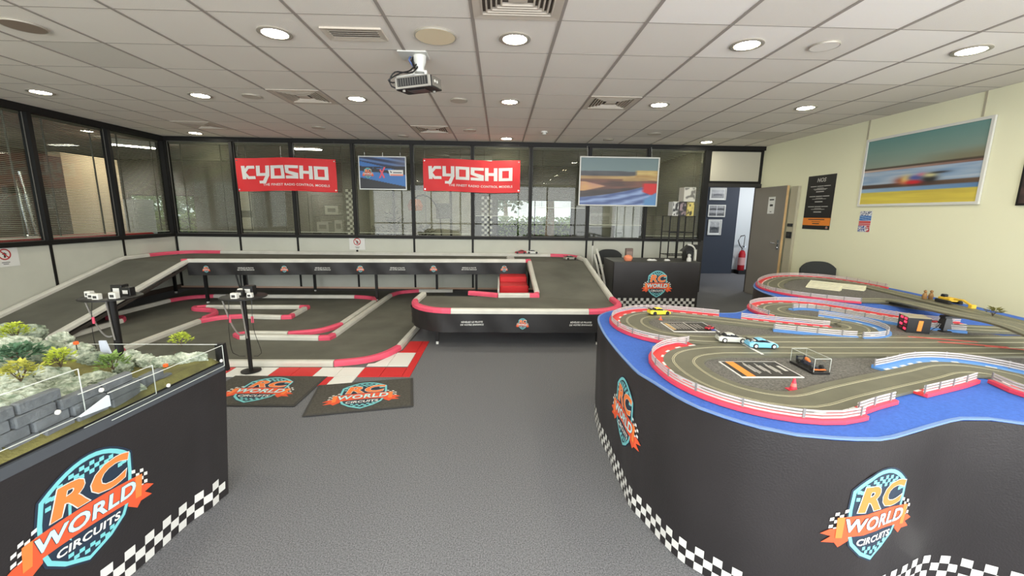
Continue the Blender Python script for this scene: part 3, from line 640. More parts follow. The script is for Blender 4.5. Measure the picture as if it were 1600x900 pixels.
MB().tube([R_ @ Vector((-.17,-.05,.062)), R_ @ Vector((-.02,-.05,.07))], .009, 8).build('white_sleeve', WHITE, pj)
# ------------------------------------------------------------------ emblem used on cloths, mats and skirts
def emblem_mesh():
    mb = MB()
    def sh(sx, sy, dy=0):
        p = []
        for i in range(13):
            t = -1+i/6; p.append((t*.36*sx, (.30+.2*(1-t*t))*sy+dy))
        for x, y in ((.37,.1),(.36,-.14),(.30,-.32),(.18,-.44),(0,-.54)): p.append((x*sx, y*sy+dy))
        for x, y in ((-.18,-.44),(-.30,-.32),(-.36,-.14),(-.37,.1)): p.append((x*sx, y*sy+dy))
        return p
    def poly(p, mi, layer): mb.add([(x,y,layer) for x, y in p], [tuple(range(len(p)))], mi)
    poly(sh(1.05,1.04), 1, 0); poly(sh(1,1), 0, 1); poly(sh(.91,.92), 1, 2)          # navy edge, teal ring, navy field
    q = .04
    for i in range(-9, 9):                                                           # checks along the top arc
        x = i*q; 
        for r in range(3):
            top = (.30+.2*(1-((x+q/2)/.36)**2))*.92-.025
            if (i+r) % 2 == 0 and abs(x+q/2) < .31: y = top-r*q; poly([(x,y-q),(x+q,y-q),(x+q,y),(x,y)], 0, 3)
    for i in range(-5, 5):                                                           # checks near the tip
        x = i*q
        for r in range(2):
            y = -.36-abs(x+q/2)*-.25-r*q-.02
            if (i+r) % 2 == 0 and abs(x+q/2) < .2-r*.06: poly([(x,y-q),(x+q,y-q),(x+q,y),(x,y)], 0, 3)
    for s in (-1, 1):                                                                # flags at the sides
        for i in range(4):
            for r in range(5):
                if (i+r) % 2 == 0:
                    x = s*(.37+i*.042); y = .1-r*.042-abs(i)*.02+.04*s*0
                    poly([(x,y),(x+.036*s,y-.012),(x+.036*s,y-.048),(x,y-.036)], 2, 1)
    for s in (-1, 1):                                                                # ribbon tails
        poly([(s*.34,-.1),(s*.52,-.14),(s*.6,-.2),(s*.5,-.22),(s*.58,-.3),(s*.46,-.29),(s*.42,-.34),(s*.33,-.26)], 4, 2)
    for i in range(8):                                                               # bowed ribbon
        a, b = -.46+i*.115, -.46+(i+1)*.115; f = lambda x: .03-.18*x*x
        poly([(a,f(a)-.225),(b,f(b)-.225),(b,f(b)+.01),(a,f(a)+.01)], 4, 4)
    for s in (-1, 1): poly([(s*.40,-.225),(s*.46,-.235),(s*.47,-.0),(s*.40,.012)], 3, 5)
    def let(body, cx, cy, size, mi, layer, bold, shear, wide):
        vs, fs = text2d(body, size, bold*size, shear, wide); mb.add([(x+cx,y+cy,layer) for x, y in vs], fs, mi)
    let('RC', 0, .185, .37, 2, 5, .055, .14, 1.22); let('RC', 0, .185, .37, 3, 6, .036, .14, 1.22)
    let('WORLD', 0, -.09, .2, 1, 6, .05, .1, 1.04); let('WORLD', 0, -.09, .2, 5, 7, .03, .1, 1.04)
    let('CIRCUITS', 0, -.285, .105, 2, 5, .034, .1, 1.05)
    me = bpy.data.meshes.new('emblem'); me.from_pydata([tuple(v) for v in mb.v], [], mb.f); me.polygons.foreach_set('material_index', mb.m)
    bm = bmesh.new(); bm.from_mesh(me)
    for k in range(-10, 11):
        bmesh.ops.bisect_plane(bm, geom=bm.verts[:]+bm.edges[:]+bm.faces[:], plane_co=(k*.06+.001,0,0), plane_no=(1,0,0))
    bm.verts.index_update()
    r = ([tuple(v.co) for v in bm.verts], [[v.index for v in f.verts] for f in bm.faces], [f.material_index for f in bm.faces])
    bm.free(); bpy.data.meshes.remove(me)
    return r
EMB = emblem_mesh(); EMB_M = [TEAL, NAVY, WHITEP, ORANGE, ORANGE2, ICE]
def emblem(mapf, s, parent, lay=.0006, label='orange and teal shield emblem reading RC WORLD CIRCUITS', base=.002):
    mb = MB(); mb.v = [mapf(x*s, y*s, base+z*lay) for x, y, z in EMB[0]]; mb.f = [tuple(f) for f in EMB[1]]; mb.m = list(EMB[2])
    me = mb.build('emblem', EMB_M, parent, label=label)
    return me
# ------------------------------------------------------------------ banners and pictures on the back partition
BAN = M('banner_red', (214,42,46), .6, bump=(7, .35))
def kletters(mb, mapf, x0, y0, W, H, mi):
    """blocky six letter wordmark, cells laid left to right"""
    cells = {'K': [[(0,0),(.3,0),(.24,1),(-.06,1)], [(.2,.38),(.55,.78),(1.02,.78),(1.0,1),(.42,1),(.2,.7)], [(.2,.62),(.52,.22),(1.02,.22),(1.04,0),(.42,0),(.2,.3)]],
        'Y': [[(0,.30),(.3,.30),(.3,1),(0,1)], [(0,.22),(1,.22),(1,.44),(0,.44)], [(.72,.2),(1.02,.2),(1.02,1),(.72,1)], [(.72,.25),(1.02,.25),(.72,-.34),(.2,-.34),(.2,-.14),(.5,-.14)]],
        'O': [[(0,0),(.3,0),(.3,1),(0,1)], [(.86,0),(1.16,0),(1.16,1),(.86,1)], [(.3,0),(.86,0),(.86,.22),(.3,.22)], [(.3,.78),(.86,.78),(.86,1),(.3,1)]],
        'S': [[(0,.78),(1.1,.78),(1.1,1),(0,1)], [(0,.5),(.32,.5),(.32,.8),(0,.8)], [(0,.66),(0,.44),(.8,.2),(1.1,.2),(1.1,.42)], [(.78,.0),(1.1,.0),(1.1,.3),(.78,.3)], [(0,0),(1.1,0),(1.1,.22),(0,.22)]],
        'H': [[(0,0),(.3,0),(.3,1),(0,1)], [(.75,0),(1.05,0),(1.05,1),(.75,1)], [(.3,.4),(.75,.4),(.75,.62),(.3,.62)]]}
    adv = {'K': 1.12, 'Y': 1.12, 'O': 1.26, 'S': 1.2, 'H': 1.16}; word = 'KYOSHO'; tot = sum(adv[c] for c in word)-.1; sc = W/tot; x = 0; n = 0
    for c in word:
        for p in cells[c]:
            n += 1; bm = bmesh.new(); bm.faces.new([bm.verts.new((x0+(x+a)*sc, y0+b*H, 0)) for a, b in p]); u0 = x0+x*sc
            for k in range(-2, 14): bmesh.ops.bisect_plane(bm, geom=bm.verts[:]+bm.edges[:]+bm.faces[:], plane_co=(u0+k*.03+.0007,0,0), plane_no=(1,0,0))
            for k in range(-8, 9): bmesh.ops.bisect_plane(bm, geom=bm.verts[:]+bm.edges[:]+bm.faces[:], plane_co=(0,k*.03+.0007,0), plane_no=(0,1,0))
            bm.verts.index_update(); mb.add([mapf(v.co.x, v.co.y, .003+n*.00004) for v in bm.verts], [tuple(v.index for v in f.verts) for f in bm.faces], mi); bm.free()
        x += adv[c]
def kbanner(label, xc, zc, w, h, tilt, seed):
    t = thing('red_banner', label, 'banner', (xc, 7.99, zc-h/2), 'red wordmark banners on the back partition')
    ca, sa = math.cos(tilt), math.sin(tilt)
    wav = lambda u, v: .012*math.sin(u*5+seed)+.008*math.sin(u*11+v*9+seed*2)+.01*math.sin((u+v)*7+seed)
    mf = lambda u, v, d: Vector((xc+u*ca-v*sa, 8.0-d-wav(u,v)-.012, zc+u*sa+v*ca+.012*math.cos(u/w*math.pi*2+seed)))
    nx, ny = 60, 20; mb = MB()
    vs = [mf((i/nx-.5)*w, (j/ny-.5)*h, 0) for j in range(ny+1) for i in range(nx+1)]; nb = len(vs)
    vs += [mf((i/nx-.5)*w, (j/ny-.5)*h, -.003) for j in range(ny+1) for i in range(nx+1)]
    fs = []
    for j in range(ny):
        for i in range(nx):
            q = (j*(nx+1)+i, j*(nx+1)+i+1, (j+1)*(nx+1)+i+1, (j+1)*(nx+1)+i); fs += [q, tuple(k+nb for k in reversed(q))]
    mb.add(vs, fs); mb.build('cloth', BAN, t, smooth=True)
    l = MB(); m2 = lambda u, v, d: mf(u, v, d+.004)
    kletters(l, m2, -.44*w, -.13*h, .86*w, .40*h, 0)
    bm_v, bm_f = l.v, l.f
    lettering(l, m2, 'THE FINEST RADIO CONTROL MODELS', .09*w, -.31*h, .098*h, 0, .012, 0, 1.12*w/1.8)
    l.build('wordmark', WHITEP, t, label='white KYOSHO wordmark and slogan')
    ey = MB()
    for u in (-.485*w, .485*w):
        for v in (-.44*h, .44*h): p = mf(u, v, .002); ey.lathe([(.006,0),(.013,0),(.013,-.003),(.006,-.003)], p, 12, axis='y')
    ey.build('eyelets', CHROME, t)
    for u in (-.48*w, .48*w):
        p = mf(u, .44*h, .004); MB().tube([p, (p.x, YB-.052, ZC-.05)], .002, 5).build('hanging_cord', BEAD, t)
kbanner('red banner with a white wordmark, left of the blue board', -3.93, 2.155, 1.80, .59, .004, 0.)
kbanner('red banner with a white wordmark, between the blue board and the framed track picture', -.535, 2.185, 1.80, .585, -.002, 2.)
def blue_board(u, v):
    c = (36,38,46)
    if v > .72: 
        k = math.sin((v*1.0+u*.22)*42); c = mix((36,48,80), (78,110,160), step(k, -.3, .6)); c = mix(c, (110,112,132), step(u, .55, 1.)*.6)
    f = .60-.18*u
    if abs(v-(.80-.28*u)) < .055*(1-u)+.02 and u < .85: c = (52,108,176)
    if abs(v-(.69-.03*u)) < .02: c = (34,36,48)
    if .36-.28*u < v < .56-.1*u: c = (54,112,180)
    return c
bo = framed('blue_board', 'blue and black sponsor board in a thin grey frame between the red banners', (-2.175,7.99,2.21), (1,0,0), (0,-1,0), .87, .60, blue_board, .018, 80, 56, M('alu_frame', (176,178,176), .4, .5), cat='board')
bmf = plane((-2.175,7.99,2.21), (1,0,0), (0,0,1), (0,-1,0))
emblem(lambda u, v, d: bmf(u-.27, v+.0, d+.014), .185, bo, label='small orange shield emblem')
ex2 = MB()
ex2.add([bmf(-.075,-.09,.016), bmf(-.045,-.09,.016), bmf(.055,.11,.016), bmf(.025,.11,.016)], [(0,1,2,3)]); ex2.add([bmf(-.06,.06,.0165), bmf(-.03,.07,.0165), bmf(.04,-.08,.0165), bmf(.01,-.09,.0165)], [(0,1,2,3)])
ex2.build('red_cross', M('pink_red_print', (214,92,110), .6), bo)
sp = MB(); sp.add([bmf(.10,.06,.016), bmf(.375,.06,.016), bmf(.375,-.045,.016), bmf(.13,-.045,.016), bmf(.145,.01,.016)], [(0,4,3),(0,1,4),(4,1,2,3)], 0)
sp.quad(bmf(.14,-.045,.0165), bmf(.375,-.045,.0165), bmf(.375,-.015,.0165), bmf(.14,-.015,.0165), 1)
sp.quad(bmf(.19,.005,.0165), bmf(.35,.005,.0165), bmf(.35,.02,.0165), bmf(.19,.02,.0165), 2); sp.add([bmf(.13,.05,.0165), bmf(.17,.02,.0165), bmf(.15,.0,.0165)], [(0,1,2)], 2)
sp.build('sponsor_plate', [WHITEP, M('salmon_print', (226,150,130), .6), NAVY], bo)
for x in (-2.5, -2.17, -1.85): MB().box((x-.004,7.995,2.5),(x+.004,8.0,2.58)).build('hook', WHITE, bo)
def soft(fn, du, dv):
    def g(u, v):
        a = [fn(min(1,max(0,u+i*du)), min(1,max(0,v+j*dv))) for i in (-2,-1,0,1,2) for j in (-1,0,1)]
        return tuple(sum(c[k] for c in a)/15 for k in range(3))
    return g
def track_pic(u, v):
    n = noise.noise(Vector((u*3, v*14, 2)))*.5+noise.noise(Vector((u*8, v*30, 5)))*.3
    c = mix((132,150,148), (112,132,136), v)
    if v < .72-.04*n: c = mix((66,66,74), (92,94,96), .5+n)
    if v < .62+.08*step(u,.6,1): c = mix((150,118,80), (196,166,110), .5+n) if (v > .56 or u > .55) else (120,84,66)
    if v > .58 and u > .72 and v < .74: c = mix((206,184,120), (160,120,70), .5+n*1.5)
    if v < .52+.04*n: c = mix((84,64,60), (120,80,70), .5+n*2)
    if v < .50 and u < .32 and abs(v-.40) < .12*(1-u/.34): c = mix((206,160,104), (190,140,120), .5+n*2)
    if v < .30+.1*u+.05*n: c = mix((52,46,48), (84,72,72), .5+n)
    b = .16+.2*u*u+.12*u
    if v < b: c = mix((70,88,140), (150,172,214), .5+.9*math.sin((v-b)*46+n*3)*.5)
    if u > .82 and .18+(1-u)*.6 < v < .47: c = (204,40,44)
    if u > .84 and v < .12+(u-.84): c = (92,140,190)
    return c
tp = framed('track_picture', 'white framed blurred race track picture with blue kerb in front of the back glass', (2.225,7.99,2.12), (1,0,0), (0,-1,0), 1.50, .90, soft(track_pic, .008, .006), .022, 150, 90)
for x in (1.62, 2.83): MB().tube([(x,7.985,2.55),(x,YB-.052,ZC-.05)], .003, 5).build('hanging_cord', WHITE, tp)
for x in (-2.5, -1.85): MB().tube([(x,7.985,2.5),(x,YB-.052,ZC-.05)], .002, 5).build('hanging_cord', BEAD, bo)
def no_sign(label, mf, s, base):
    t = thing('no_touch_sign', label, 'sign', tuple(base), 'small prohibition signs on the partition')
    mb = MB(); w, h = .15*s, .125*s
    mb.add([mf(-w,-h,0), mf(w,-h,0), mf(w,h,0), mf(-w,h,0), mf(-w,-h,.004), mf(w,-h,.004), mf(w,h,.004), mf(-w,h,.004)], [(3,2,1,0),(4,5,6,7),(0,1,5,4),(1,2,6,5),(2,3,7,6),(3,0,4,7)]); mb.build('sheet', WHITEP, t)
    r = MB(); n = 28; R0, R1 = .055*s, .07*s; P = lambda a, rr: mf(math.cos(a)*rr, math.sin(a)*rr+.03*s, .006)
    for k in range(n): a, b = k*2*math.pi/n, (k+1)*2*math.pi/n; r.quad(P(a,R0), P(b,R0), P(b,R1), P(a,R1))
    r.quad(mf(-.045*s,.068*s,.0062), mf(-.035*s,.078*s,.0062), mf(.045*s,-.008*s,.0062), mf(.035*s,-.018*s,.0062)); r.build('ring', M('sign_red', (176,48,52), .6), t)
    k = MB(); k.quad(mf(-.012*s,-.012*s,.005), mf(.012*s,-.012*s,.005), mf(.008*s,.05*s,.005), mf(-.008*s,.05*s,.005)); k.quad(mf(-.03*s,.03*s,.0052), mf(.0,.055*s,.0052), mf(.03*s,.03*s,.0052), mf(0,.025*s,.0052))
    for i, ww in enumerate((.09, .06)): k.quad(mf(-ww*s/2,(-.075-i*.02)*s,.005), mf(ww*s/2,(-.075-i*.02)*s,.005), mf(ww*s/2,(-.067-i*.02)*s,.005), mf(-ww*s/2,(-.067-i*.02)*s,.005))
    k.build('pictogram', M('dark_ink', (52,52,50), .6), t)
no_sign('small white prohibition sign under the blue board on the back partition', plane((-2.75,YB-.014,.905), (1,0,0), (0,0,1), (0,-1,0)), 1.0, (-2.75,YB-.02,.78))
no_sign('small white prohibition sign at the left picture edge on the left partition', plane((XL+.008,5.33,.895), (0,1,0), (0,0,1), (1,0,0)), 1.0, (XL+.01,5.33,.77))
# ------------------------------------------------------------------ prints on the right wall
def race_pic(u, v):
    n = noise.noise(Vector((u*2, v*16, 7)))*.5+noise.noise(Vector((u*5, v*40, 1)))*.25
    if v > .56: 
        c = mix((134,146,134), (96,140,138), (v-.56)/.44); c = mix(c, (118,110,84), step(v, .74, .58)*step(u, .3, 1.)*.8); return mix(c, (150,160,150), .3*n)
    if v > .535: return (70,60,50)
    if v > .505: return mix((190,170,160), (120,88,80), u)
    if v > .30:
        c = mix((186,196,206), (120,150,186), .5+n*1.4); return c
    if v > .24: c = mix((72,58,52), (100,80,66), u)
    if v > .24: return c
    if v > .18: return mix((150,180,206), (92,128,170), u)
    return mix((222,204,84), (196,176,76), .5+n*1.2)
def blob(u, v, cx, cy, sx, sy): return math.exp(-((u-cx)/sx)**2-((v-cy)/sy)**2)
def race_full(u, v):
    c = race_pic(u, v)
    for cx, cy, sx, sy, col, k in ((.40,.335,.07,.05,(150,60,40),.8),(.43,.345,.045,.06,(228,204,120),.9),(.50,.30,.075,.035,(204,40,48),1.),(.52,.365,.07,.03,(72,88,160),.9),(.56,.40,.04,.025,(206,110,140),.7),(.63,.335,.06,.05,(36,38,40),1.),(.63,.385,.055,.03,(206,200,150),.85),(.70,.41,.07,.012,(40,40,38),.9),(.52,.265,.2,.012,(70,54,48),.5)):
        c = mix(c, col, min(1., k*1.35*blob(u, v, cx, cy, sx, sy)))
    return c
framed('race_car_picture', 'large white framed blurred racing car picture with yellow ground on the cream wall', (XR-.002,5.05,2.105), (0,-1,0), (-1,0,0), 1.50, .89, soft(race_full, .006, .004), .03, 170, 100)
PK = M('poster_black', (38,36,35), .5); PO = M('poster_orange', (238,140,52), .55); PGY = M('poster_grey', (190,188,182), .6)
def poster_text(mf, w, h, parent, rot=False):
    a = MB()
    lettering(a, mf, 'NOS', 0, .41*h, .10*h, 0, .03, .2, 1.0, .0055)
    for y0 in (.30, .115, -.075):
        for k, (ww, hh, dy) in enumerate(((.74,.013,0), (.24,.007,-.035), (.50,.007,-.05), (.42,.007,-.065), (.28,.016,-.10))):
            if y0 < .2 and k == 3: continue
            yy = (y0+dy)*h; cuts = 3 if k == 0 else 1
            for i in range(cuts):
                u0 = -ww*w/2+i*ww*w/cuts; u1 = u0+ww*w/cuts-(.02*w if cuts > 1 else 0)
                a.quad(mf(u0,yy-hh*h/2,.0055), mf(u1,yy-hh*h/2,.0055), mf(u1,yy+hh*h/2,.0055), mf(u0,yy+hh*h/2,.0055))
    a.build('white_print', PGY, parent)
    b = MB(); b.quad(mf(-w/2,-.425*h,.0045), mf(w/2,-.425*h,.0045), mf(w/2,-.285*h,.0045), mf(-w/2,-.285*h,.0045)); b.build('orange_band', PO, parent)
    c = MB()
    for yy, ww, hh in ((-.315,.6,.016), (-.355,.32,.008), (-.392,.26,.016)): c.quad(mf(-ww*w/2,(yy-hh/2)*h,.0055), mf(ww*w/2,(yy-hh/2)*h,.0055), mf(ww*w/2,(yy+hh/2)*h,.0055), mf(-ww*w/2,(yy+hh/2)*h,.0055))
    c.build('dark_print', MATS['dark_ink'], parent)
def slab_on(mf, w, h, d, name, mat, parent):
    return MB().add([mf(-w/2,-h/2,0), mf(w/2,-h/2,0), mf(w/2,h/2,0), mf(-w/2,h/2,0), mf(-w/2,-h/2,d), mf(w/2,-h/2,d), mf(w/2,h/2,d), mf(-w/2,h/2,d)], [(3,2,1,0),(4,5,6,7),(0,1,5,4),(1,2,6,5),(2,3,7,6),(3,0,4,7)]).build(name, mat, parent)
pmf = plane((XR-.001,6.55,1.735), (0,-1,0), (0,0,1), (-1,0,0))
pt = thing('price_poster', 'tall black poster with white text and an orange band on the cream wall', 'poster', (XR,6.55,1.31))
slab_on(pmf, .575, .84, .004, 'sheet', PK, pt); poster_text(pmf, .575, .84, pt)
emblem(lambda u, v, d: pmf(u+.235, v-.385, d+.004), .045, pt, .0003, 'tiny emblem')
def sticker(u, v):
    n = noise.noise(Vector((u*3, v*10, 4)))
    if v > .78: return (226,228,232) if (u+v*2+n) % .5 < .25 else (70,84,120)
    if v > .55: return mix((60,110,180), (150,180,214), step(math.sin(v*60+u*6), .2, .8))
    if v > .30: return (196,50,54) if math.sin(v*70) > -.6 else (226,190,190)
    return (230,230,232) if (v*3-u+n) % .5 < .2 else (72,92,160) if u < .7 else (190,60,64)
st = thing('sticker_sheet', 'small blue, red and white sticker sheet below the racing car picture', 'sticker', (XR,5.655,1.31))
smf = plane((XR-.001,5.655,1.455), (0,-1,0), (0,0,1), (-1,0,0)); slab_on(smf, .19, .285, .002, 'sheet', WHITEP, st); print_grid('print', smf, .186, .28, 24, 36, sticker, st, .003)
dp = thing('dark_picture', 'dark framed picture cut by the right picture edge on the cream wall', 'picture', (XR,3.6,1.62))
dmf = plane((XR-.001,3.62,1.86), (0,-1,0), (0,0,1), (-1,0,0)); slab_on(dmf, .72, .44, .02, 'frame', BLACK, dp); print_grid('print', dmf, .68, .4, 20, 12, lambda u, v: mix((40,34,34), (86,66,62), noise.noise(Vector((u*5, v*5, 0)))+.3), dp, .021)
pp = M('shadow_strip_beige', (176,170,148), .7)
du = thing('door_shadow_strip', 'flat beige strip modelled as the shadow on the cream wall beside the open door', 'shadow strip', (XR,7.05,0)); MB().bbox((XR-.05,6.98,0),(XR,7.16,2.02), .006).build('cover', pp, du)  # strip takes the place of the open door's shadow on the wall
MB().bbox((XR-.056,6.99,.25),(XR-.05,7.15,.4), .003).build('strip_patch', M('strip_patch_beige', (160,154,134), .7), du)
for lb, z, h in (('upper small', 1.37, .05), ('lower double', 1.2, .11)):
    s_ = thing('wall_switch', lb+' black switch on the cream wall beside the door', 'switch', (XR-.056,7.07,z-h/2), 'black switches by the door')
    MB().bbox((XR-.064,7.0,z-h/2),(XR-.0505,7.13,z+h/2), .004).build('plate', BLACKP, s_); MB().bbox((XR-.07,7.03,z-h*.25),(XR-.064,7.1,z+h*.25), .003).build('rocker', M('dark_rocker', (48,47,46), .4), s_)
# ------------------------------------------------------------------ floor race track
RP = [(-.035,0),(.035,0),(.035,.035),(.022,.055),(-.022,.055),(-.035,.035)]
def rail_run(parent, pts, mat, name='rail', z=0, smooth=False, step_=.06):
    p3 = [(a[0], a[1], (a[2] if len(a) > 2 else z)) for a in pts]
    if smooth: p3 = catmull(p3, step_)
    MB().sweep(p3, RP).build(name, mat, parent)
ft = thing('floor_race_track', 'dark felt race track on the floor with white and pink border rails', 'race track', (-3.2,5.8,0))
MB().prism([(-5.55,3.88),(-1.6,3.88),(-1.25,4.0),(-1.06,4.4),(-1.02,5.6),(-1.02,7.95),(-5.9,7.95),(-5.55,6.5)], .001, .008).build('felt_mat', MAT_T, ft)
W_, P_ = RAILW, RAILP; Z = .008
for kind, pts in [
    (W_, [(-4.75,3.93),(-1.62,3.93)]), (P_, [(-1.62,3.93),(-1.36,4.02),(-1.2,4.18),(-1.11,4.42)]), (W_, [(-1.11,4.42),(-1.07,5.4)]),
    (P_, [(-5.0,4.25),(-4.93,4.03),(-4.75,3.93)]), (W_, [(-5.0,4.25),(-5.04,5.5)]), (P_, [(-5.04,5.5),(-5.16,5.66),(-5.34,5.66),(-5.44,5.83)]),
    (W_, [(-5.44,5.83),(-5.41,6.8)]), (P_, [(-5.41,6.8),(-5.25,7.08),(-4.95,7.2)]), (W_, [(-4.95,7.2),(-3.7,7.21)]), (W_, [(-3.7,7.21),(-2.54,7.22)]), (P_, [(-2.54,7.22),(-2.2,7.1),(-2.08,6.8)]),
    (W_, [(-2.08,6.8),(-2.09,5.37)]), (P_, [(-2.09,5.37),(-2.24,5.07),(-2.56,4.93)]), (W_, [(-2.56,4.93),(-3.04,4.94)]), (P_, [(-3.04,4.94),(-3.13,4.87),(-3.04,4.80)]), (W_, [(-3.04,4.80),(-2.12,4.77)]),
    (P_, [(-2.12,4.77),(-2.02,4.78),(-2.0,4.88)]), (W_, [(-2.0,4.88),(-1.98,6.1)]), (W_, [(-1.98,6.1),(-1.96,7.36)]), (P_, [(-1.96,7.36),(-1.85,7.65),(-1.54,7.82)]), (W_, [(-1.54,7.82),(-.9,7.84)]),
    (W_, [(-3.98,4.3),(-4.02,5.5)]), (P_, [(-4.02,5.5),(-3.87,5.7),(-3.6,5.79)]), (W_, [(-3.6,5.79),(-3.05,5.74)]), (P_, [(-3.05,5.74),(-2.95,5.76),(-2.96,5.86)]), (W_, [(-2.96,5.86),(-2.98,6.28)]), (P_, [(-2.98,6.28),(-2.99,6.38),(-3.1,6.385)]),
    (W_, [(-3.1,6.385),(-4.5,6.36)]), (P_, [(-4.5,6.36),(-4.63,6.3),(-4.55,6.2),(-4.25,6.12),(-4.08,5.9),(-4.06,5.66)]), (P_, [(-3.98,4.3),(-3.92,4.2),(-3.8,4.16)])]:
    rail_run(ft, pts, kind, 'white_rail' if kind is W_ else 'pink_rail', Z, kind is P_)
# ------------------------------------------------------------------ raised race track on legs
HD, FD = .69, .40
rt = thing('raised_race_track', 'raised dark race track on black legs with ramps, banner skirt and pink and white rails', 'race track', (-1.5,6.6,0))
def slab3(pts, th):
    n = len(pts); return MB().add([(x,y,z) for x,y,z in pts]+[(x,y,z-th) for x,y,z in pts], [tuple(range(n)), tuple(range(2*n-1,n-1,-1))]+[(i,n+i,n+(i+1)%n,(i+1)%n) for i in range(n)])
slab3([(-4.90,6.62,HD),(.45,7.02,HD),(1.5,7.25,HD),(1.5,7.6,HD),(1.2,8.0,HD),(-5.8,8.04,HD),(-6.12,7.5,HD),(-6.12,6.85,HD)], .03).build('deck', MAT_T, rt)
slab3([(-6.12,6.85,HD),(-4.90,6.62,HD),(-4.98,4.55,.06),(-6.12,4.55,.02)], .03).build('ramp', MAT_T, rt)
slab3([(.45,7.02,HD),(.50,5.47,FD),(1.46,5.25,FD),(1.5,7.25,HD)], .03).build('ramp', MAT_T, rt)
FP = [(-1.04,5.5),(-1.04,5.1)]+[(-1.04+.5*(1-math.cos(a)), 5.05-.52*math.sin(a)) for a in [k*math.pi/16 for k in range(9)]]+[(1.0,4.53)]+[(1.0+.46*math.sin(a), 4.99-.46*math.cos(a)) for a in [k*math.pi/16 for k in range(1,9)]]+[(1.46,5.25),(.50,5.47)]
slab3([(x,y,FD) for x,y in FP], .03).build('deck', MAT_T, rt)
fpz = lambda pts, z=FD: [(a[0],a[1],z) for a in pts]
def rr(pts, m, sm=False, z=None): rail_run(rt, [p if len(p) == 3 else (p[0],p[1],z) for p in pts], m, 'white_rail' if m is W_ else 'pink_rail', 0, sm)
rr([(-6.1,4.55,.02),(-6.1,6.85,HD)], W_); rr([(-6.1,6.85,HD),(-6.1,7.35,HD)], W_); rr([(-6.1,7.35),(-6.04,7.75),(-5.8,8.02),(-5.3,8.04)], P_, True, HD)
for a, b in ((-5.3,-3.6),(-3.6,-1.9),(-1.9,-.2),(-.2,.98)): rr([(a,8.04,HD),(b,8.03,HD)], W_)
rr([(.98,8.03),(1.2,7.98),(1.38,7.85),(1.46,7.65)], P_, True, HD); rr([(1.46,7.65,HD),(1.5,7.25,HD)], W_); rr([(1.5,7.25,HD),(1.48,6.3,.55)], W_); rr([(1.48,6.3,.55),(1.46,5.25,FD)], W_)
rr([(1.46,5.25)]+[(1.0+.46*math.sin(a), 4.99-.46*math.cos(a)) for a in [k*math.pi/16 for k in range(8,-1,-1)]], P_, False, FD)
rr([(1.0,4.53,FD),(.2,4.53,FD)], W_); rr([(.2,4.53,FD),(-.54,4.53,FD)], W_); rr([(-1.04+.5*(1-math.cos(a)), 5.05-.52*math.sin(a)) for a in [k*math.pi/16 for k in range(8,-1,-1)]], P_, False, FD); rr([(-1.04,5.05,FD),(-1.02,5.5,FD)], W_)
for i in range(3):
    a, b = i/3, (i+1)/3; f = lambda t: (-4.90+5.35*t, 6.62+.4*t, HD)
    rr([f(a), f(b)], W_)
rr([(.43,7.0,HD),(.5,7.03,HD),(.5,6.95,HD-.02)], P_); rr([(.5,6.95,HD-.02),(.5,6.2,.545)], W_); rr([(.5,6.2,.545),(.51,5.56,.42)], W_); rr([(.51,5.56),(.5,5.46),(.4,5.46)], P_, False, FD); rr([(.4,5.46,FD),(-.02,5.44,FD)], W_); rr([(-.02,5.44),(-.2,5.52),(-.42,5.6)], P_, True, FD)
rr([(-4.98,4.55,.05),(-4.94,5.6,.37)], W_); rr([(-4.94,5.6,.37),(-4.9,6.62,HD)], W_); rr([(-4.95,6.56),(-4.88,6.64),(-4.8,6.63)], P_, False, HD)
slab3([(-4.97,4.6,.04),(-4.92,5.6,.34),(-4.90,6.62,HD-.03),(-4.87,6.62,HD-.03),(-4.89,5.6,.34),(-4.94,4.6,.04)], .035).build('ramp_beam', M('dark_wood', (52,46,42), .7), rt)
MB().bbox((.14,7.18,HD),(.26,7.95,HD+.004), .001).build('start_strip', RAILW, rt)
for i in range(6): MB().box((.12+(i%2)*.07,7.2+i*.12,HD+.0045),(.2+(i%2)*.07,7.3+i*.12,HD+.006)).build('start_check', WHITEP, rt)
for lb, x, y, z in (('', -4.75,6.75,HD), ('', -2.1,7.03,HD), ('', -.41,7.2,HD), ('', .3,7.1,HD), ('', -3.5,7.85,HD), ('', -1.2,7.85,HD), ('', -4.8,7.85,HD), ('', -.72,4.66,FD), ('', 1.15,4.66,FD), ('', .17,5.2,FD), ('', -.85,5.4,FD), ('', 1.35,5.2,FD), ('', 1.4,7.5,HD), ('', -5.9,7.6,HD)):
    MB().box((x-.02,y-.02,.035),(x+.02,y+.02,z-.03)).build('leg', BLACK, rt)
    MB().box((x-.014,y-.014,0),(x+.014,y+.014,.035)).build('leg_foot', WHITE, rt)
for (xa, ya, xb_, yb_) in ((368,427,376,453),(375,427,378,453),(385,427,388,453)):
    MB().tube([at_y(xa,ya,6.72), at_y(xb_,yb_,6.72)], .012, 6).build('strut', BLACK, rt)
SKIRT = M('black_banner', (34,33,34), .5, spec=.4, bump=(6, .25))
def skirt(path, z0, z1, n0, sag=.012):
    pts = catmull([(a[0],a[1],0) for a in path], .12); L = [0]
    for a, b in zip(pts[:-1], pts[1:]): L.append(L[-1]+(b-a).length)
    def mf(s, v, d):
        s = max(0, min(L[-1]-1e-5, s)); i = max(k for k in range(len(L)) if L[k] <= s); i = min(i, len(pts)-2)
        t = (s-L[i])/(L[i+1]-L[i]); p = pts[i].lerp(pts[i+1], t); tg = (pts[i+1]-pts[i]).normalized(); n = Vector((tg.y,-tg.x,0))
        return Vector((p.x,p.y,z0+(z1-z0)*v))+n*(d+sag*math.sin(s*6.3)*(1-v)+.006*math.sin(s*17+v*3))
    return mf, L[-1]
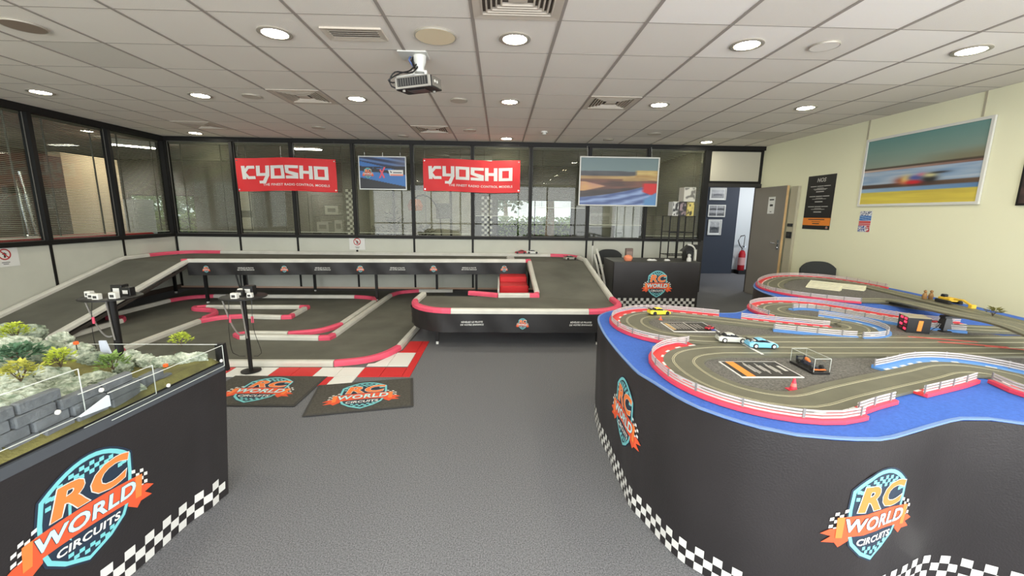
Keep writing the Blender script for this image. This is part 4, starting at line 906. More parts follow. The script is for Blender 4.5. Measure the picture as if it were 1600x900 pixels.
def skirt_mesh(mf, L, parent, nx, ny=4):
    vs = [mf(L*i/nx, j/ny, 0) for j in range(ny+1) for i in range(nx+1)]; nb = len(vs); vs += [mf(L*i/nx, j/ny, -.003) for j in range(ny+1) for i in range(nx+1)]; fs = []
    for j in range(ny):
        for i in range(nx): q = (j*(nx+1)+i, j*(nx+1)+i+1, (j+1)*(nx+1)+i+1, (j+1)*(nx+1)+i); fs += [q, tuple(k+nb for k in reversed(q))]
    return MB().add(vs, fs).build('skirt', SKIRT, parent, smooth=True)
def skirt_print(mf, h, s_logo, s_text, parent, size, ts=.72):
    for s in s_logo: emblem(lambda u, v, d: mf(s+u, .5+v/h, d+.004), size, parent, .0004, 'small shield emblem')
    for s in s_text:
        a = MB(); m2 = lambda u, v, d: mf(s+u, .5+v/h, d+.006)
        lettering(a, m2, 'RÉVÉLEZ LE PILOTE', 0, .026*ts*size/.13, .042*ts*size/.13, 0, .022, .12, 1.05); lettering(a, m2, 'DE VOTRE ENFANCE', 0, -.026*ts*size/.13, .042*ts*size/.13, 0, .022, .12, 1.05)
        a.build('slogan', WHITEP, parent, label='white slogan on the skirt')
mf1, L1 = skirt([(-4.88,6.575),(-2.2,6.78),(.44,6.975)], .49, .685, 1)
skirt_mesh(mf1, L1, rt, 90)
px2s = lambda x: (x+4.88)/(.44+4.88)*L1
skirt_print(mf1, .195, [px2s(at_y(x,416,6.78).x) for x in (335,449,563,676,788)], [px2s(at_y(x,416,6.78).x) for x in (392,506,620,732)], rt, .105)
fpath = [(-1.085,5.5),(-1.085,5.1)]+[(-1.085+.54*(1-math.cos(a)), 5.05-.565*math.sin(a)) for a in [k*math.pi/12 for k in range(1,7)]]+[(.2,4.485),(1.0,4.485)]+[(1.0+.5*math.sin(a), 4.985-.5*math.cos(a)) for a in [k*math.pi/12 for k in range(1,7)]]+[(1.5,5.3)]
mf2, L2 = skirt(fpath, .19, .40, 1, .008)
skirt_mesh(mf2, L2, rt, 80)
def s_at(mf, L, x):
    return min([L*i/400 for i in range(20,381)], key=lambda s: abs(mf(s,.5,0).x-x)+ (0 if mf(s,.5,0).y < 5 else 9))
skirt_print(mf2, .21, [s_at(mf2, L2, .262), .42], [s_at(mf2, L2, -.31), s_at(mf2, L2, .91)], rt, .125, .62)
# red steps under the deck
rs = thing('red_boxes', 'stack of red padded boxes under the ramp beside the table legs', 'box', (.28,6.5,0))
for i, (y0, y1, z) in enumerate(((5.75,6.2,.3), (6.2,6.62,.42), (6.62,6.98,.5))): MB().bbox((.0,y0,0),(.44,y1,z-.02*i*0), .015).build('red_block', RED, rs)
MB().bbox((-.03,5.75,0),(-.005,6.98,.45), .004).build('white_side', WHITE, rs)
# checkered red and white floor tiles
ck = thing('checkered_floor_mat', 'red and white interlocking tile strip along the front of the floor track', 'floor mat', (-1.6,3.75,0))
TR_, TW_ = M('tile_red', (206,42,44), .55, bump=(90, .2)), M('tile_white', (228,228,224), .55, bump=(90, .2))
base = {}
def ctile(x0, y0, w, h, m):
    key = (m.name, round(w,3), round(h,3)); cx, cy = x0+w/2, y0+h/2
    if key in base: o = share(base[key], 'floor_tile', (0,0,0), ck)
    else: o = base[key] = MB().bbox((-w/2+.002,-h/2+.002,0),(w/2-.002,h/2-.002,.007), .002).build('floor_tile', m, ck, local=True)
    o.location = Vector((cx,cy,.0005))-wpos(ck)
x = -.9
for c_ in range(9):                                     # front row, pairs of one colour
    m = (TR_, TW_)[(c_//2) % 2]; ctile(x-.205*(c_+1), 3.655, .205, .235, m)
for c_ in range(2): ctile(x-.205*(c_+1), 3.925, .205, .4, TW_); ctile(x-.205*(c_+1), 4.335, .205, .4, TR_)
for c_ in range(3): ctile(x-.205*(c_+1)-.41, 3.45, .205, .2, TW_ if c_ < 1 else TR_)
ctile(-.9, 3.655, .075, .68, TR_); ctile(-.9, 4.335, .075, .4, TR_)
# emblem doormats
MATD = M('doormat_pile', (84,82,77), .95, spec=.1, noise_=(60, .2), bump=(300, .4)); MATE = M('doormat_edge', (58,57,55), .7)
def doormat(label, c, rot, w, h):
    t = thing('doormat', label, 'doormat', (c[0],c[1],0), 'emblem doormats'); R = Matrix.Translation((c[0],c[1],0)) @ Matrix.Rotation(rot, 4, 'Z')
    MB().bbox((-w/2,-h/2,.008),(w/2,h/2,.0105), .001).xf(R).build('border', MATE, t); MB().bbox((-w/2+.02,-h/2+.02,.0104),(w/2-.02,h/2-.02,.0135), .001).xf(R).build('pile', MATD, t)
    emblem(lambda u, v, d: R @ Vector((u, v*.98+.01, .0137+d*.2)), .50, t, .0006)
doormat('black doormat with an orange shield emblem, beside the draped table', (-2.0,3.36), math.radians(-1), .84, .60)
doormat('black doormat with an orange shield emblem, turned, at the end of the checkered strip', (-1.12,3.25), math.radians(12), .80, .58)
# ------------------------------------------------------------------ slot car table
TZ = .74; RZ = .755
OUT = [(.737,2.965),(.69,2.606),(.679,2.278),(.681,2.077),(.69,1.907),(.724,1.80),(.763,1.659),(.814,1.545),(.873,1.474),(.965,1.39),(1.063,1.339),(1.177,1.317),(1.333,1.307),(1.468,1.346),(1.649,1.41),(1.80,1.455),(1.912,1.452),(2.005,1.413),(2.15,1.33),(2.4,1.22),(2.75,1.17),(3.2,1.28),(3.6,1.6),(3.9,2.2),(4.12,3.0),(4.27,3.8),(4.33,4.5),(4.28,5.05),(4.05,5.32),(3.65,5.30),(3.22,4.97),(2.85,4.5),(2.72,4.165),(2.69,3.9),(2.6,3.72),(2.31,3.559),(2.098,3.35),(1.974,3.231),(1.894,3.185),(1.714,3.18),(1.5,3.27),(1.2,3.36),(.95,3.26),(.81,3.13)]
outl = [(p.x, p.y) for p in catmull(OUT, .06, True)]
BLUE = M('blue_felt', (66,104,188), .85, spec=.2, noise_=(90, .12), bump=(200, .2)); FELT = M('grey_felt', (108,106,102), .95, spec=.1, noise_=(110, .38), bump=(260, .5))
tb = thing('slot_car_table', 'large curvy slot car table with a blue felt rim and black cloth skirt', 'table', (2.4,2.9,0))
MB().prism(outl, TZ-.03, TZ).build('tabletop', BLUE, tb)
MB().sweep([(x,y,TZ) for x,y in outl], [(-.002,-.006),(.011,-.006),(.011,.001),(-.002,.0015)], True).build('rim', M('blue_rim', (104,134,184), .6), tb)
LO = [0]; NO = len(outl)
for i in range(NO): a, b = outl[i], outl[(i+1)%NO]; LO.append(LO[-1]+math.hypot(b[0]-a[0], b[1]-a[1]))
CX, CY = 2.4, 2.9
def sk(s, z, d):
    s = s % LO[-1]; lo, hi = 0, NO
    while hi-lo > 1:
        m = (lo+hi)//2
        if LO[m] <= s: lo = m
        else: hi = m
    a, b = Vector(outl[lo]+(0,)), Vector(outl[(lo+1)%NO]+(0,)); t = (s-LO[lo])/(LO[lo+1]-LO[lo]); p = a.lerp(b, t)
    def nrm(i):
        q = Vector(outl[(i+1)%NO]+(0,))-Vector(outl[i-1]+(0,)); q.normalize(); return Vector((q.y,-q.x,0))
    n = nrm(lo).lerp(nrm((lo+1)%NO), t).normalized()
    f = 1-z/TZ
    return p+n*(.0075+d-.012*f+.006*f*math.sin(s*7)+.003*math.sin(s*19+z*4))+Vector((0,0,z))
ns, nz = 260, 8; vs = [sk(LO[-1]*i/ns, .002+(TZ-.012)*j/nz, 0) for j in range(nz+1) for i in range(ns)]
MB().add(vs, [(j*ns+i, j*ns+(i+1)%ns, (j+1)*ns+(i+1)%ns, (j+1)*ns+i) for j in range(nz) for i in range(ns)]).build('cloth_skirt', CLOTH, tb, smooth=True)
def hem(mf, s0, s1, q, rows, parent, z0=.004):
    k = MB(); n = int((s1-s0)/q)
    for i in range(n):
        for r in range(rows):
            if (i+r) % 2 == 0: a, b = s0+i*q, s0+(i+1)*q; k.quad(mf(a,z0+r*q,.0015), mf(b,z0+r*q,.0015), mf(b,z0+(r+1)*q,.0015), mf(a,z0+(r+1)*q,.0015))
    k.build('checkered_hem', WHITEP, parent, label='black and white checkered hem')
hem(sk, 0, LO[-1], .037, 3, tb)
def s_near(x, y): i = min(range(NO), key=lambda i: (outl[i][0]-x)**2+(outl[i][1]-y)**2); return LO[i]
for (x, y, z, s) in ((.69,2.05,.455,.37), (1.385,1.31,.43,.36)):
    s0 = s_near(x, y); emblem(lambda u, v, d: sk(s0+u, z+v, d), s, tb)
# felt infields
MB().prism([(p.x,p.y) for p in catmull([(.93,2.82),(1.0,2.98),(1.15,3.06),(1.35,3.03),(1.65,2.88),(2.08,2.69),(2.25,2.66),(2.3,2.95),(2.22,3.15),(2.36,3.38),(2.55,3.42),(2.8,3.2),(3.1,2.78),(3.4,2.5),(3.45,2.1),(3.2,1.9),(2.6,1.95),(2.45,1.9),(2.28,1.93),(1.76,1.75),(1.32,1.58),(1.15,1.6),(.98,1.72),(.93,1.92),(1.0,2.12),(1.1,2.25),(1.0,2.5),(.94,2.66)], .1, True)], TZ, TZ+.003).build('infield_felt', FELT, tb)
MB().prism([(p.x,p.y) for p in catmull([(3.3,3.75),(3.02,3.95),(2.95,4.2),(3.15,4.58),(3.65,5.0),(3.9,5.02),(4.05,4.8),(4.05,4.1),(3.9,3.2),(3.65,3.2)], .1, True)], TZ, TZ+.003).build('infield_felt', FELT, tb)
# tracks
TRK = M('track_plastic', (98,97,81), .5, noise_=(14, .10)); STRIPM = M('slot_metal', (196,192,164), .35, .4)
SR = M('shoulder_red', (208,56,54), .55); SB = M('shoulder_blue', (96,150,212), .55); GR = M('guard_white', (184,178,178), .5); GG = M('guard_post', (126,124,122), .5)
PINKB = M('guard_base_red', (214,66,88), .5); BLUEB = M('guard_base_blue', (84,134,196), .5)
sl = thing('slot_car_track', 'grey slot car track with red and blue shoulders and white guard rails', 'slot track', (2.2,2.9,TZ))
def near(P, q): return min(range(len(P)), key=lambda i: (P[i].x-q[0])**2+(P[i].y-q[1])**2)
def make_track(pts, w=.198):
    P = catmull([(p[0],p[1],p[2] if len(p) > 2 else RZ) for p in pts], .035)
    n = 26
    for i in range(0, len(P)-1, n):
        seg = P[i:i+n+1]
        if len(seg) > 1: MB().sweep(seg, [(-w/2,-.012),(w/2,-.012),(w/2,-.001),(w/2-.002,0),(-w/2+.002,0),(-w/2,-.001)]).build('track_section', TRK, sl)
    for o in (-.0495, .0495):
        MB().sweep(P, [(o-.006,.0),(o+.006,.0),(o+.006,.0012),(o-.006,.0012)]).build('slot_rail', STRIPM, sl)
        MB().sweep(P, [(o-.0014,.0012),(o+.0014,.0012),(o+.0014,.0016),(o-.0014,.0016)]).build('slot_groove', BLACKP, sl)
    return P
def side(P, a, b, sg, red=True, w=.06, guard=True, teeth=True, h=.042):
    i, j = near(P, a), near(P, b)
    if i > j: i, j = j, i
    S = P[i:j+1]
    if len(S) < 3: return
    e = .099*sg; f = e+w*sg; lo, hi = min(e,f), max(e,f)
    MB().sweep(S, [(lo,-.012),(hi,-.012),(hi,-.0005),(lo,-.0005)]).build('shoulder', SR if red else SB, sl)
    if teeth:
        k = MB(); 
        for q in range(0, len(S)-1):
            if q % 2 == 0: k.sweep(S[q:q+2], [(min(e,e+.012*sg),-.0005),(max(e,e+.012*sg),-.0005),(max(e,e+.012*sg),.0008),(min(e,e+.012*sg),.0008)])
        k.build('kerb_teeth', WHITEP, sl, kind='stuff')
    if guard:
        g0 = f-.003*sg; lo, hi = min(g0,f), max(g0,f)
        b0, b1 = sorted((f, f+.014*sg)); MB().sweep(S, [(b0,-.012),(b1,-.012),(b1,.004),(b0,.006)]).build('guard_base', PINKB if red else BLUEB, sl)
        gm = MB()
        for z in (.007, .019, .031): gm.sweep(S, [(lo,z),(hi,z),(hi,z+.0072),(lo,z+.0072)])
        gm.build('guard_rail', GR, sl)
        pm_ = MB(); c0, c1 = sorted((f, f+.004*sg))
        for q in range(0, len(S)-1, 3):
            t = S[q].lerp(S[q+1], .18); pm_.sweep([S[q], t], [(c0,0),(c1,0),(c1,h),(c0,h)])
        pm_.build('guard_posts', GG, sl, kind='stuff')
A = make_track([(3.6,2.43),(2.8,2.428),(2.0,2.425),(1.4,2.425),(1.2,2.445),(1.04,2.53),(.965,2.66),(.955,2.82),(1.02,2.97),(1.15,3.06),(1.30,3.055),(1.45,2.995),(1.65,2.895),(1.9,2.765),(2.08,2.68),(2.25,2.615),(2.40,2.625),(2.485,2.71),(2.485,2.82),(2.40,2.92),(2.28,3.02),(2.21,3.14),(2.24,3.28),(2.36,3.39),(2.52,3.43),(2.68,3.37),(2.79,3.22),(2.88,3.05),(3.0,2.87),(3.2,2.74),(3.6,2.66)])
B = make_track([(3.6,2.23),(2.8,2.225),(2.0,2.22),(1.4,2.22),(1.22,2.215),(1.06,2.16),(.965,2.05),(.945,1.92),(.965,1.78),(1.03,1.665),(1.12,1.595),(1.22,1.565),(1.32,1.58),(1.5,1.655),(1.76,1.75),(2.06,1.855),(2.26,1.93),(2.40,1.925),(2.475,1.84),(2.46,1.74),(2.44,1.62),(2.55,1.50),(2.8,1.47),(3.1,1.65),(3.3,2.0)])
c0, c1, c2 = at_z(1588,508,.905), at_z(1495,489,.865), at_z(1405,470,.775)
C = make_track([(c0.x-.25,c0.y-.45,.91), tuple(c0), tuple(c1), tuple(c2), (3.33,3.68,.757),(3.1,3.86),(2.96,4.05),(2.96,4.3),(3.12,4.58),(3.4,4.88),(3.63,5.03),(3.86,5.05),(4.03,4.92),(4.1,4.6),(4.06,4.1),(3.97,3.5),(3.85,2.9),(3.7,2.4)])
side(A, (1.15,2.46), (1.62,2.91), -1); side(A, (1.9,2.765), (2.3,2.61), 1, False, .03, True, False); side(A, (2.3,2.61), (2.36,2.96), 1, False, .05); side(A, (1.75,2.84), (2.28,2.61), -1, True, .035)
side(A, (2.22,3.1), (3.35,2.7), -1, True, .06); side(A, (2.36,3.39), (3.2,2.74), 1, False, .03, True, False)
side(B, (1.17,2.205), (1.36,1.595), 1); side(B, (1.36,1.595), (1.6,1.69), 1, True, .03); side(B, (1.80,1.765), (2.2,1.91), 1, True, .035)
side(B, (1.95,1.815), (2.46,1.74), -1, False, .05); side(B, (2.46,1.74), (2.75,1.475), 1, True, .05)
side(C, (3.33,3.68), (4.09,4.35), -1, True, .055)
cr_ = MB()                                                # red cross-over lines on the four-lane straight
for (x0, y0, x1, y1) in ((2.62,2.49,2.95,2.38), (2.7,2.38,3.02,2.28), (2.9,2.30,3.2,2.17)): cr_.sweep([(x0,y0,RZ),(x1,y1,RZ)], [(-.009,.0016),(.009,.0016),(.009,.0026),(-.009,.0026)])
cr_.build('crossover_line', M('cross_red', (214,92,84), .5), sl); MB().box((1.44,2.14,RZ+.0012),(1.455,2.51,RZ+.0026)).build('start_line', WHITEP, sl)
pr = at_z(1612,556,TZ); pr.x += .09; pr.z = .905
for lb, p in (('beside the scoreboard', c1), ('at the right picture edge', pr)):
    t = thing('bridge_pillar', 'black T-shaped bridge pillar under the raised track '+lb, 'pillar', (p.x,p.y,TZ+.003), 'bridge pillars on the slot table'); x, y = p.x-.09, p.y-.02
    MB().add([(x-.04,y-.03,TZ+.003),(x+.04,y-.03,TZ+.003),(x+.04,y+.03,TZ+.003),(x-.04,y+.03,TZ+.003),(x-.02,y-.02,p.z-.03),(x+.02,y-.02,p.z-.03),(x+.02,y+.02,p.z-.03),(x-.02,y+.02,p.z-.03)], [(3,2,1,0),(4,5,6,7),(0,1,5,4),(1,2,6,5),(2,3,7,6),(3,0,4,7)]).build('column', BLACKP, t)
    MB().bbox((x-.03,y-.022,p.z-.03),(x+.19,y+.022,p.z-.0125), .003).build('cross_arm', BLACKP, t); MB().bbox((x-.05,y-.04,TZ+.003),(x+.05,y+.04,TZ+.012), .004).build('foot', BLACKP, t)
# scoreboard
sb = thing('lap_counter', 'black lap counter box with red digits and an orange label on the slot table', 'lap counter', (2.83,2.68,TZ+.003))
q0, q1, q2 = Vector((2.751,2.635,0)), Vector((2.804,2.756,0)), Vector((2.872,2.595,0)); q3 = q1+q2-q0; zb, zt = TZ+.003, TZ+.105
MB().add([(p.x,p.y,zb) for p in (q0,q2,q3,q1)]+[(p.x,p.y,zt) for p in (q0,q2,q3,q1)], [(3,2,1,0),(4,5,6,7),(0,1,5,4),(1,2,6,5),(2,3,7,6),(3,0,4,7)]).build('case', BLACKP, sb)
MB().add([(p.x,p.y,zt) for p in (q0,q2,q3,q1)]+[(p.x,p.y,zt+.003) for p in (q0,q2,q3,q1)], [(3,2,1,0),(4,5,6,7),(0,1,5,4),(1,2,6,5),(2,3,7,6),(3,0,4,7)]).build('lid', M('beige_lid', (150,142,120), .6), sb)
du_ = (q0-q1).normalized(); fm = plane(q1+Vector((0,0,zb)), du_, (0,0,1), Vector((du_.y,-du_.x,0)) if Vector((du_.y,-du_.x,0)).x < 0 else Vector((-du_.y,du_.x,0)))
for r in range(4):
    for cc in range(2):
        u, v = .03+cc*.055, .015+r*.023; a = MB(); a.quad(fm(u,v,.001), fm(u+.036,v,.001), fm(u+.036,v+.014,.001), fm(u,v+.014,.001)); a.build('digit', M('digit_glow', (255,40,70), .4, emit=1.6) if (r+cc) % 2 or r == 3 else M('digit_dark', (120,24,34), .4), sb)
dv_ = (q2-q0).normalized(); fm2 = plane(q0+Vector((0,0,zb)), dv_, (0,0,1), (dv_.y,-dv_.x,0)); a = MB(); a.quad(fm2(.055,.015,.001), fm2(.08,.015,.001), fm2(.085,.085,.001), fm2(.06,.085,.001)); a.build('orange_label', PO, sb)
wq = MB(); p0 = fm2(.128,.08,-.03)
wq.tube(catmull([p0, p0+Vector((.04,-.01,.01)), p0+Vector((.08,0,-.02)), p0+Vector((.06,.02,-.06)), p0+Vector((.02,.01,-.075))], .01), .0025, 5); wq.build('cable', BLACKP, sb)
# printed boards lying in the infields
def sign_board(label, x0, x1, y0, y1, kind):
    t = thing('rules_board', label, 'sign', ((x0+x1)/2,(y0+y1)/2,TZ+.003), 'printed boards on the slot table'); z = TZ+.003
    MB().bbox((x0,y0,z),(x1,y1,z+.004), .001).build('border', WHITEP, t); MB().box((x0+.008,y0+.008,z+.004),(x1-.008,y1-.008,z+.0046)).build('sheet', PK, t); a = MB(); w, h = x1-x0, y1-y0
    q = lambda u0, u1, v0, v1, mb: mb.quad((x0+w*u0,y0+h*v0,z+.0052), (x0+w*u1,y0+h*v0,z+.0052), (x0+w*u1,y0+h*v1,z+.0052), (x0+w*u0,y0+h*v1,z+.0052))
    if kind:
        b = MB(); q(.1,.24,.04,.96,b); b.build('orange_band', PO, t)
        for u, v0, v1 in ((.34,.3,.8),(.37,.2,.9),(.41,.25,.75),(.52,.35,.7),(.55,.2,.85),(.58,.3,.7),(.69,.3,.72),(.72,.18,.86),(.75,.3,.7)): q(u,u+.018,v0,v1,a)
        q(.86,.92,.35,.68,a)
    else:
        for u in (.12,.18,.23,.3,.36,.42): q(u,u+.018,.25,.8,a)
        q(.5,.53,.02,.98,a); 
        for u in (.6,.68,.75): q(u,u+.02,.3,.75,a)
        b = MB(); q(.04,.11,.15,.85,b); b.build('tan_print', M('tan_print', (196,164,112), .6), t); c = MB(); q(.86,.97,.08,.5,c); c.build('blue_print', M('board_blue', (70,90,160), .6), t)
    a.build('white_print', PGY, t)
sign_board('black rules board with an orange band in the front track loop', 1.157, 1.463, 1.84, 2.057, True)
sign_board('black board with tan pictures and white bars in the left track loop', 1.155, 1.465, 2.62, 2.86, False)
# model cars
TYRE = M('tyre', (28,28,28), .8); GLS = M('car_window', (30,34,40), .15)
def rrect(x, w, z0, z1, r): return [Vector((x,-w,z0)), Vector((x,w,z0)), Vector((x,w,z1-r)), Vector((x,w-r,z1)), Vector((x,-w+r,z1)), Vector((x,-w,z1-r))]
def car(label, loc, rot, body, L=.16, stripe=None, rim=None, group='model cars on the tracks', wing=True, tilt=0.):
    k = L/.16; t = thing('model_car', label, 'model car', loc, group); t.rotation_euler = (tilt, 0, rot); S = Matrix.Scale(k, 4)
    st = [(-.08,.030,.012,.030),(-.074,.034,.009,.034),(-.05,.0355,.007,.036),(-.02,.0345,.007,.034),(.02,.0345,.007,.033),(.05,.0355,.007,.031),(.072,.033,.008,.025),(.08,.027,.011,.019)]
    MB().loft([rrect(x,w,a,b,.006) for x,w,a,b in st]).xf(S).build('body', body, t, local=True, smooth=True)
    cs = [(-.055,.027,.031,.034),(-.035,.026,.031,.047),(-.01,.025,.031,.05),(.01,.026,.031,.046),(.035,.028,.03,.033)]
    MB().loft([rrect(x,w,a,b,.006) for x,w,a,b in cs]).xf(S).build('windows', GLS, t, local=True, smooth=True)
    MB().loft([rrect(x,w,a,b,.004) for x,w,a,b in ((-.034,.0235,.0465,.0485),(-.01,.023,.049,.0515),(.009,.0235,.0455,.048))]).xf(S).build('roof', body, t, local=True, smooth=True)
    for x in (-.048, .05):
        for s in (-1, 1):
            w = MB().lathe([(0,-.006),(.0135,-.006),(.0145,-.003),(.0145,.003),(.0135,.006),(0,.006)], (x,s*.0325,.0145), 16, axis='y').xf(S).build('wheel', TYRE, t, local=True)
            MB().lathe([(0,-.0005),(.0085,-.0005),(.0085,.0005),(0,.0005)], (x,s*.039,.0145), 12, axis='y').xf(S).build('rim', rim or CHROME, w, local=True)
    if stripe:
        MB().loft([[Vector((x,-.009,z)), Vector((x,.009,z)), Vector((x,.009,z+.0006)), Vector((x,-.009,z+.0006))] for x, z in ((-.075,.0345),(-.052,.0365),(-.051,.0362))]).xf(S).build('stripe', stripe, t, local=True)
        MB().loft([[Vector((x,-.01,z)), Vector((x,.01,z)), Vector((x,.01,z+.0006)), Vector((x,-.01,z+.0006))] for x, z in ((.036,.0335),(.05,.0312),(.07,.0258))]).xf(S).build('stripe', stripe, t, local=True)
    if wing: MB().box((-.08,-.032,.045),(-.068,.032,.0475)).box((-.075,-.022,.034),(-.071,-.019,.046)).box((-.075,.019,.034),(-.071,.022,.046)).xf(S).build('rear_wing', BLACKP, t, local=True)
    return t
CB, CW, CYL, CRD = M('car_blue', (120,190,226), .3), M('car_silver', (196,198,190), .3), M('car_yellow', (226,206,52), .35), M('car_red', (176,40,52), .35)
z = RZ+.0018
car('light blue and white model car on the near side of the straight', (1.52,2.27,z), math.radians(-4), CB, .165, WHITEP, WHITE)
car('silver and black model car just behind the light blue one', (1.40,2.375,z), math.radians(-8), CW, .165, BLACKP, WHITE)
car('yellow model car on the back curve of the left loop', (1.22,3.06,z), math.radians(6), CYL, .165, BLACKP, BLACKP)
car('red model car parked on the back rail of the raised track', (.40,8.02,HD+.0555), math.radians(184), CRD, .22, None, BLACKP, group='model cars on the raised track', wing=False)
car('white model car parked on the back rail of the raised track', (.63,8.02,HD+.0555), math.radians(0), WHITE, .24, None, BLACKP, group='model cars on the raised track', wing=False)
car('small grey and orange model car on the raised track by the pink corner', (1.28,7.5,HD+.001), math.radians(20), M('car_grey', (150,150,140), .4), .24, ORANGE2, BLACKP, group='model cars on the raised track')
car('small red model car lying on the board in the left loop', (1.425,2.68,TZ+.0085), math.radians(30), CRD, .075, None, BLACKP, wing=False)
def cone(label, loc, h, mat, group):
    t = thing('mini_cone', label, 'cone', loc, group); k = h/.05
    MB().bbox((-.02*k,-.02*k,0),(.02*k,.02*k,.004*k), .001).build('base', mat, t, local=True); MB().lathe([(.014*k,.004*k),(.004*k,h),(.0,h)], (0,0,0), 14).build('cone_body', mat, t, local=True, smooth=True)
    MB().lathe([(.0112*k,.018*k),(.0085*k,.031*k)], (0,0,0), 14).build('band', M('cone_band', (236,120,110), .5), t, local=True)
cone('small red traffic cone in the front track loop', (1.307,1.70,TZ+.003), .055, M('cone_red', (214,50,74), .5), 'mini traffic cones on the slot table')
cone('tiny orange traffic cone beside the yellow model car', (1.19,2.945,TZ+.003), .03, M('cone_orange', (234,96,44), .5), 'mini traffic cones on the slot table')
# display case with a formula car
cc = Vector((1.578,1.965,TZ+.003)); dc = thing('display_case', 'clear display case with a black base in the front track loop', 'display case', tuple(cc)); w, l, h = .043, .085, .078
MB().bbox((cc.x-w,cc.y-l,cc.z),(cc.x+w,cc.y+l,cc.z+.012), .002).build('base', BLACKP, dc)
cm = MB(); cm.box((cc.x-w+.002,cc.y-l+.002,cc.z+.0125),(cc.x+w-.002,cc.y-l+.004,cc.z+h)); cm.box((cc.x-w+.002,cc.y+l-.004,cc.z+.0125),(cc.x+w-.002,cc.y+l-.002,cc.z+h)); cm.box((cc.x-w+.002,cc.y-l+.004,cc.z+.0125),(cc.x-w+.004,cc.y+l-.004,cc.z+h)); cm.box((cc.x+w-.004,cc.y-l+.004,cc.z+.0125),(cc.x+w-.002,cc.y+l-.004,cc.z+h)); cm.box((cc.x-w+.002,cc.y-l+.002,cc.z+h),(cc.x+w-.002,cc.y+l-.002,cc.z+h+.002)); cm.build('cover', ACRYL, dc); ed = MB()
for sx in (-1, 1):
    for sy in (-1, 1): ed.tube([(cc.x+sx*(w-.003),cc.y+sy*(l-.003),cc.z+.0125),(cc.x+sx*(w-.003),cc.y+sy*(l-.003),cc.z+h+.002)], .0012, 5)
    ed.tube([(cc.x+sx*(w-.003),cc.y-l+.003,cc.z+h+.002),(cc.x+sx*(w-.003),cc.y+l-.003,cc.z+h+.002)], .0012, 5); ed.tube([(cc.x-w+.003,cc.y+sx*(l-.003),cc.z+h+.002),(cc.x+w-.003,cc.y+sx*(l-.003),cc.z+h+.002)], .0012, 5)
ed.build('cover_edges', M('acrylic_edge', (206,210,204), .3), dc)
fc = thing('formula_car', 'black and orange open-wheel model car inside the clear case', 'model car', (cc.x,cc.y,cc.z+.0125)); fc.rotation_euler = (0,0,math.radians(-90))
FB = M('formula_navy', (34,38,58), .35)
MB().loft([rrect(x,w_,a,b,.003) for x,w_,a,b in ((-.06,.008,.006,.016),(-.03,.018,.005,.026),(-.005,.017,.005,.024),(.02,.009,.006,.018),(.055,.006,.006,.012),(.07,.005,.006,.009))]).build('body', FB, fc, local=True, smooth=True)
MB().loft([rrect(x,w_,a,b,.002) for x,w_,a,b in ((-.03,.006,.026,.038),(-.015,.007,.024,.036),(.0,.005,.022,.026))]).build('airbox', ORANGE, fc, local=True, smooth=True)
MB().box((.062,-.028,.006),(.075,.028,.009)).build('front_wing', ORANGE, fc, local=True); MB().box((-.072,-.02,.028),(-.058,.02,.031)).box((-.072,-.021,.012),(-.058,-.019,.034)).box((-.072,.019,.012),(-.058,.021,.034)).build('rear_wing', FB, fc, local=True)
for x in (-.045, .045):
    for s in (-1, 1): MB().lathe([(0,-.006),(.011,-.006),(.012,0),(.011,.006),(0,.006)], (x,s*.026,.012), 14, axis='y').build('wheel', TYRE, fc, local=True)
# yellow excavator and small shrub on the back section, pale model buildings in the far loop
yt = thing('toy_excavator', 'yellow toy excavator on the back track section by the cream wall', 'toy', (4.05,3.55,RZ+.002))
yt.rotation_euler = (0,0,math.radians(-98)); YL_ = M('excavator_yellow', (216,176,44), .5)
MB().bbox((-.07,-.04,.02),(.05,.04,.05), .006).build('body', YL_, yt, local=True); MB().bbox((-.06,-.03,.05),(-.02,.01,.075), .006).build('cab', GLS, yt, local=True)
for s in (-1, 1): MB().bbox((-.075,s*.045-.015,0),(.07,s*.045+.015,.03), .006).build('crawler', TYRE, yt, local=True)
MB().tube([(.05,0,.045),(.13,0,.05),(.21,0,.02)], .009, 6).build('arm', YL_, yt, local=True); MB().bbox((.2,-.02,0),(.235,.02,.03), .004).build('bucket', YL_, yt, local=True)
yr = thing('toy_figures', 'pair of tiny brown toy figures behind the yellow excavator', 'toy', (4.02,3.72,RZ+.002))
for x in (4.0, 4.06): MB().lathe([(0,0),(.016,0),(.02,.03),(.013,.055),(.006,.06),(.013,.068),(.012,.08),(0,.088)], (x,3.72,RZ+.002), 10).build('figure', M('figure_brown', (140,104,60), .7), yr, smooth=True)
leaf_bush('mini_shrub', 'tiny olive shrub on the back track section near the right edge', (3.87,3.06,RZ+.002), .05, .075, 60, M('olive_leaf', (124,120,56), .8), cat='model plant', lw=.6)
WB = M('model_cream', (222,220,190), .6)
for lb, x, y, L_, r in (('larger', 3.72,4.42,.5,-30), ('smaller', 3.5,4.32,.3,-30)):
    t = thing('model_grandstand', lb+' pale sloped model stand in the far track loop', 'model stand', (x,y,TZ+.003), 'pale model stands'); t.rotation_euler = (0,0,math.radians(r-20))
    MB().add([(-L_/2,-.05,0),(L_/2,-.05,0),(L_/2,.05,0),(-L_/2,.05,0),(-L_/2,.05,.045),(L_/2,.05,.045),(L_/2,-.05,.01),(-L_/2,-.05,.01)], [(3,2,1,0),(0,1,6,7),(7,6,5,4),(2,3,4,5),(1,2,5,6),(0,7,4,3)]).build('roof', WB, t, local=True)
    for i in range(3): MB().box((-L_/2+.01,-.047+i*.03,.016+i*.012),(L_/2-.01,-.04+i*.03,.019+i*.012)).build('bench', PGY, t, local=True)
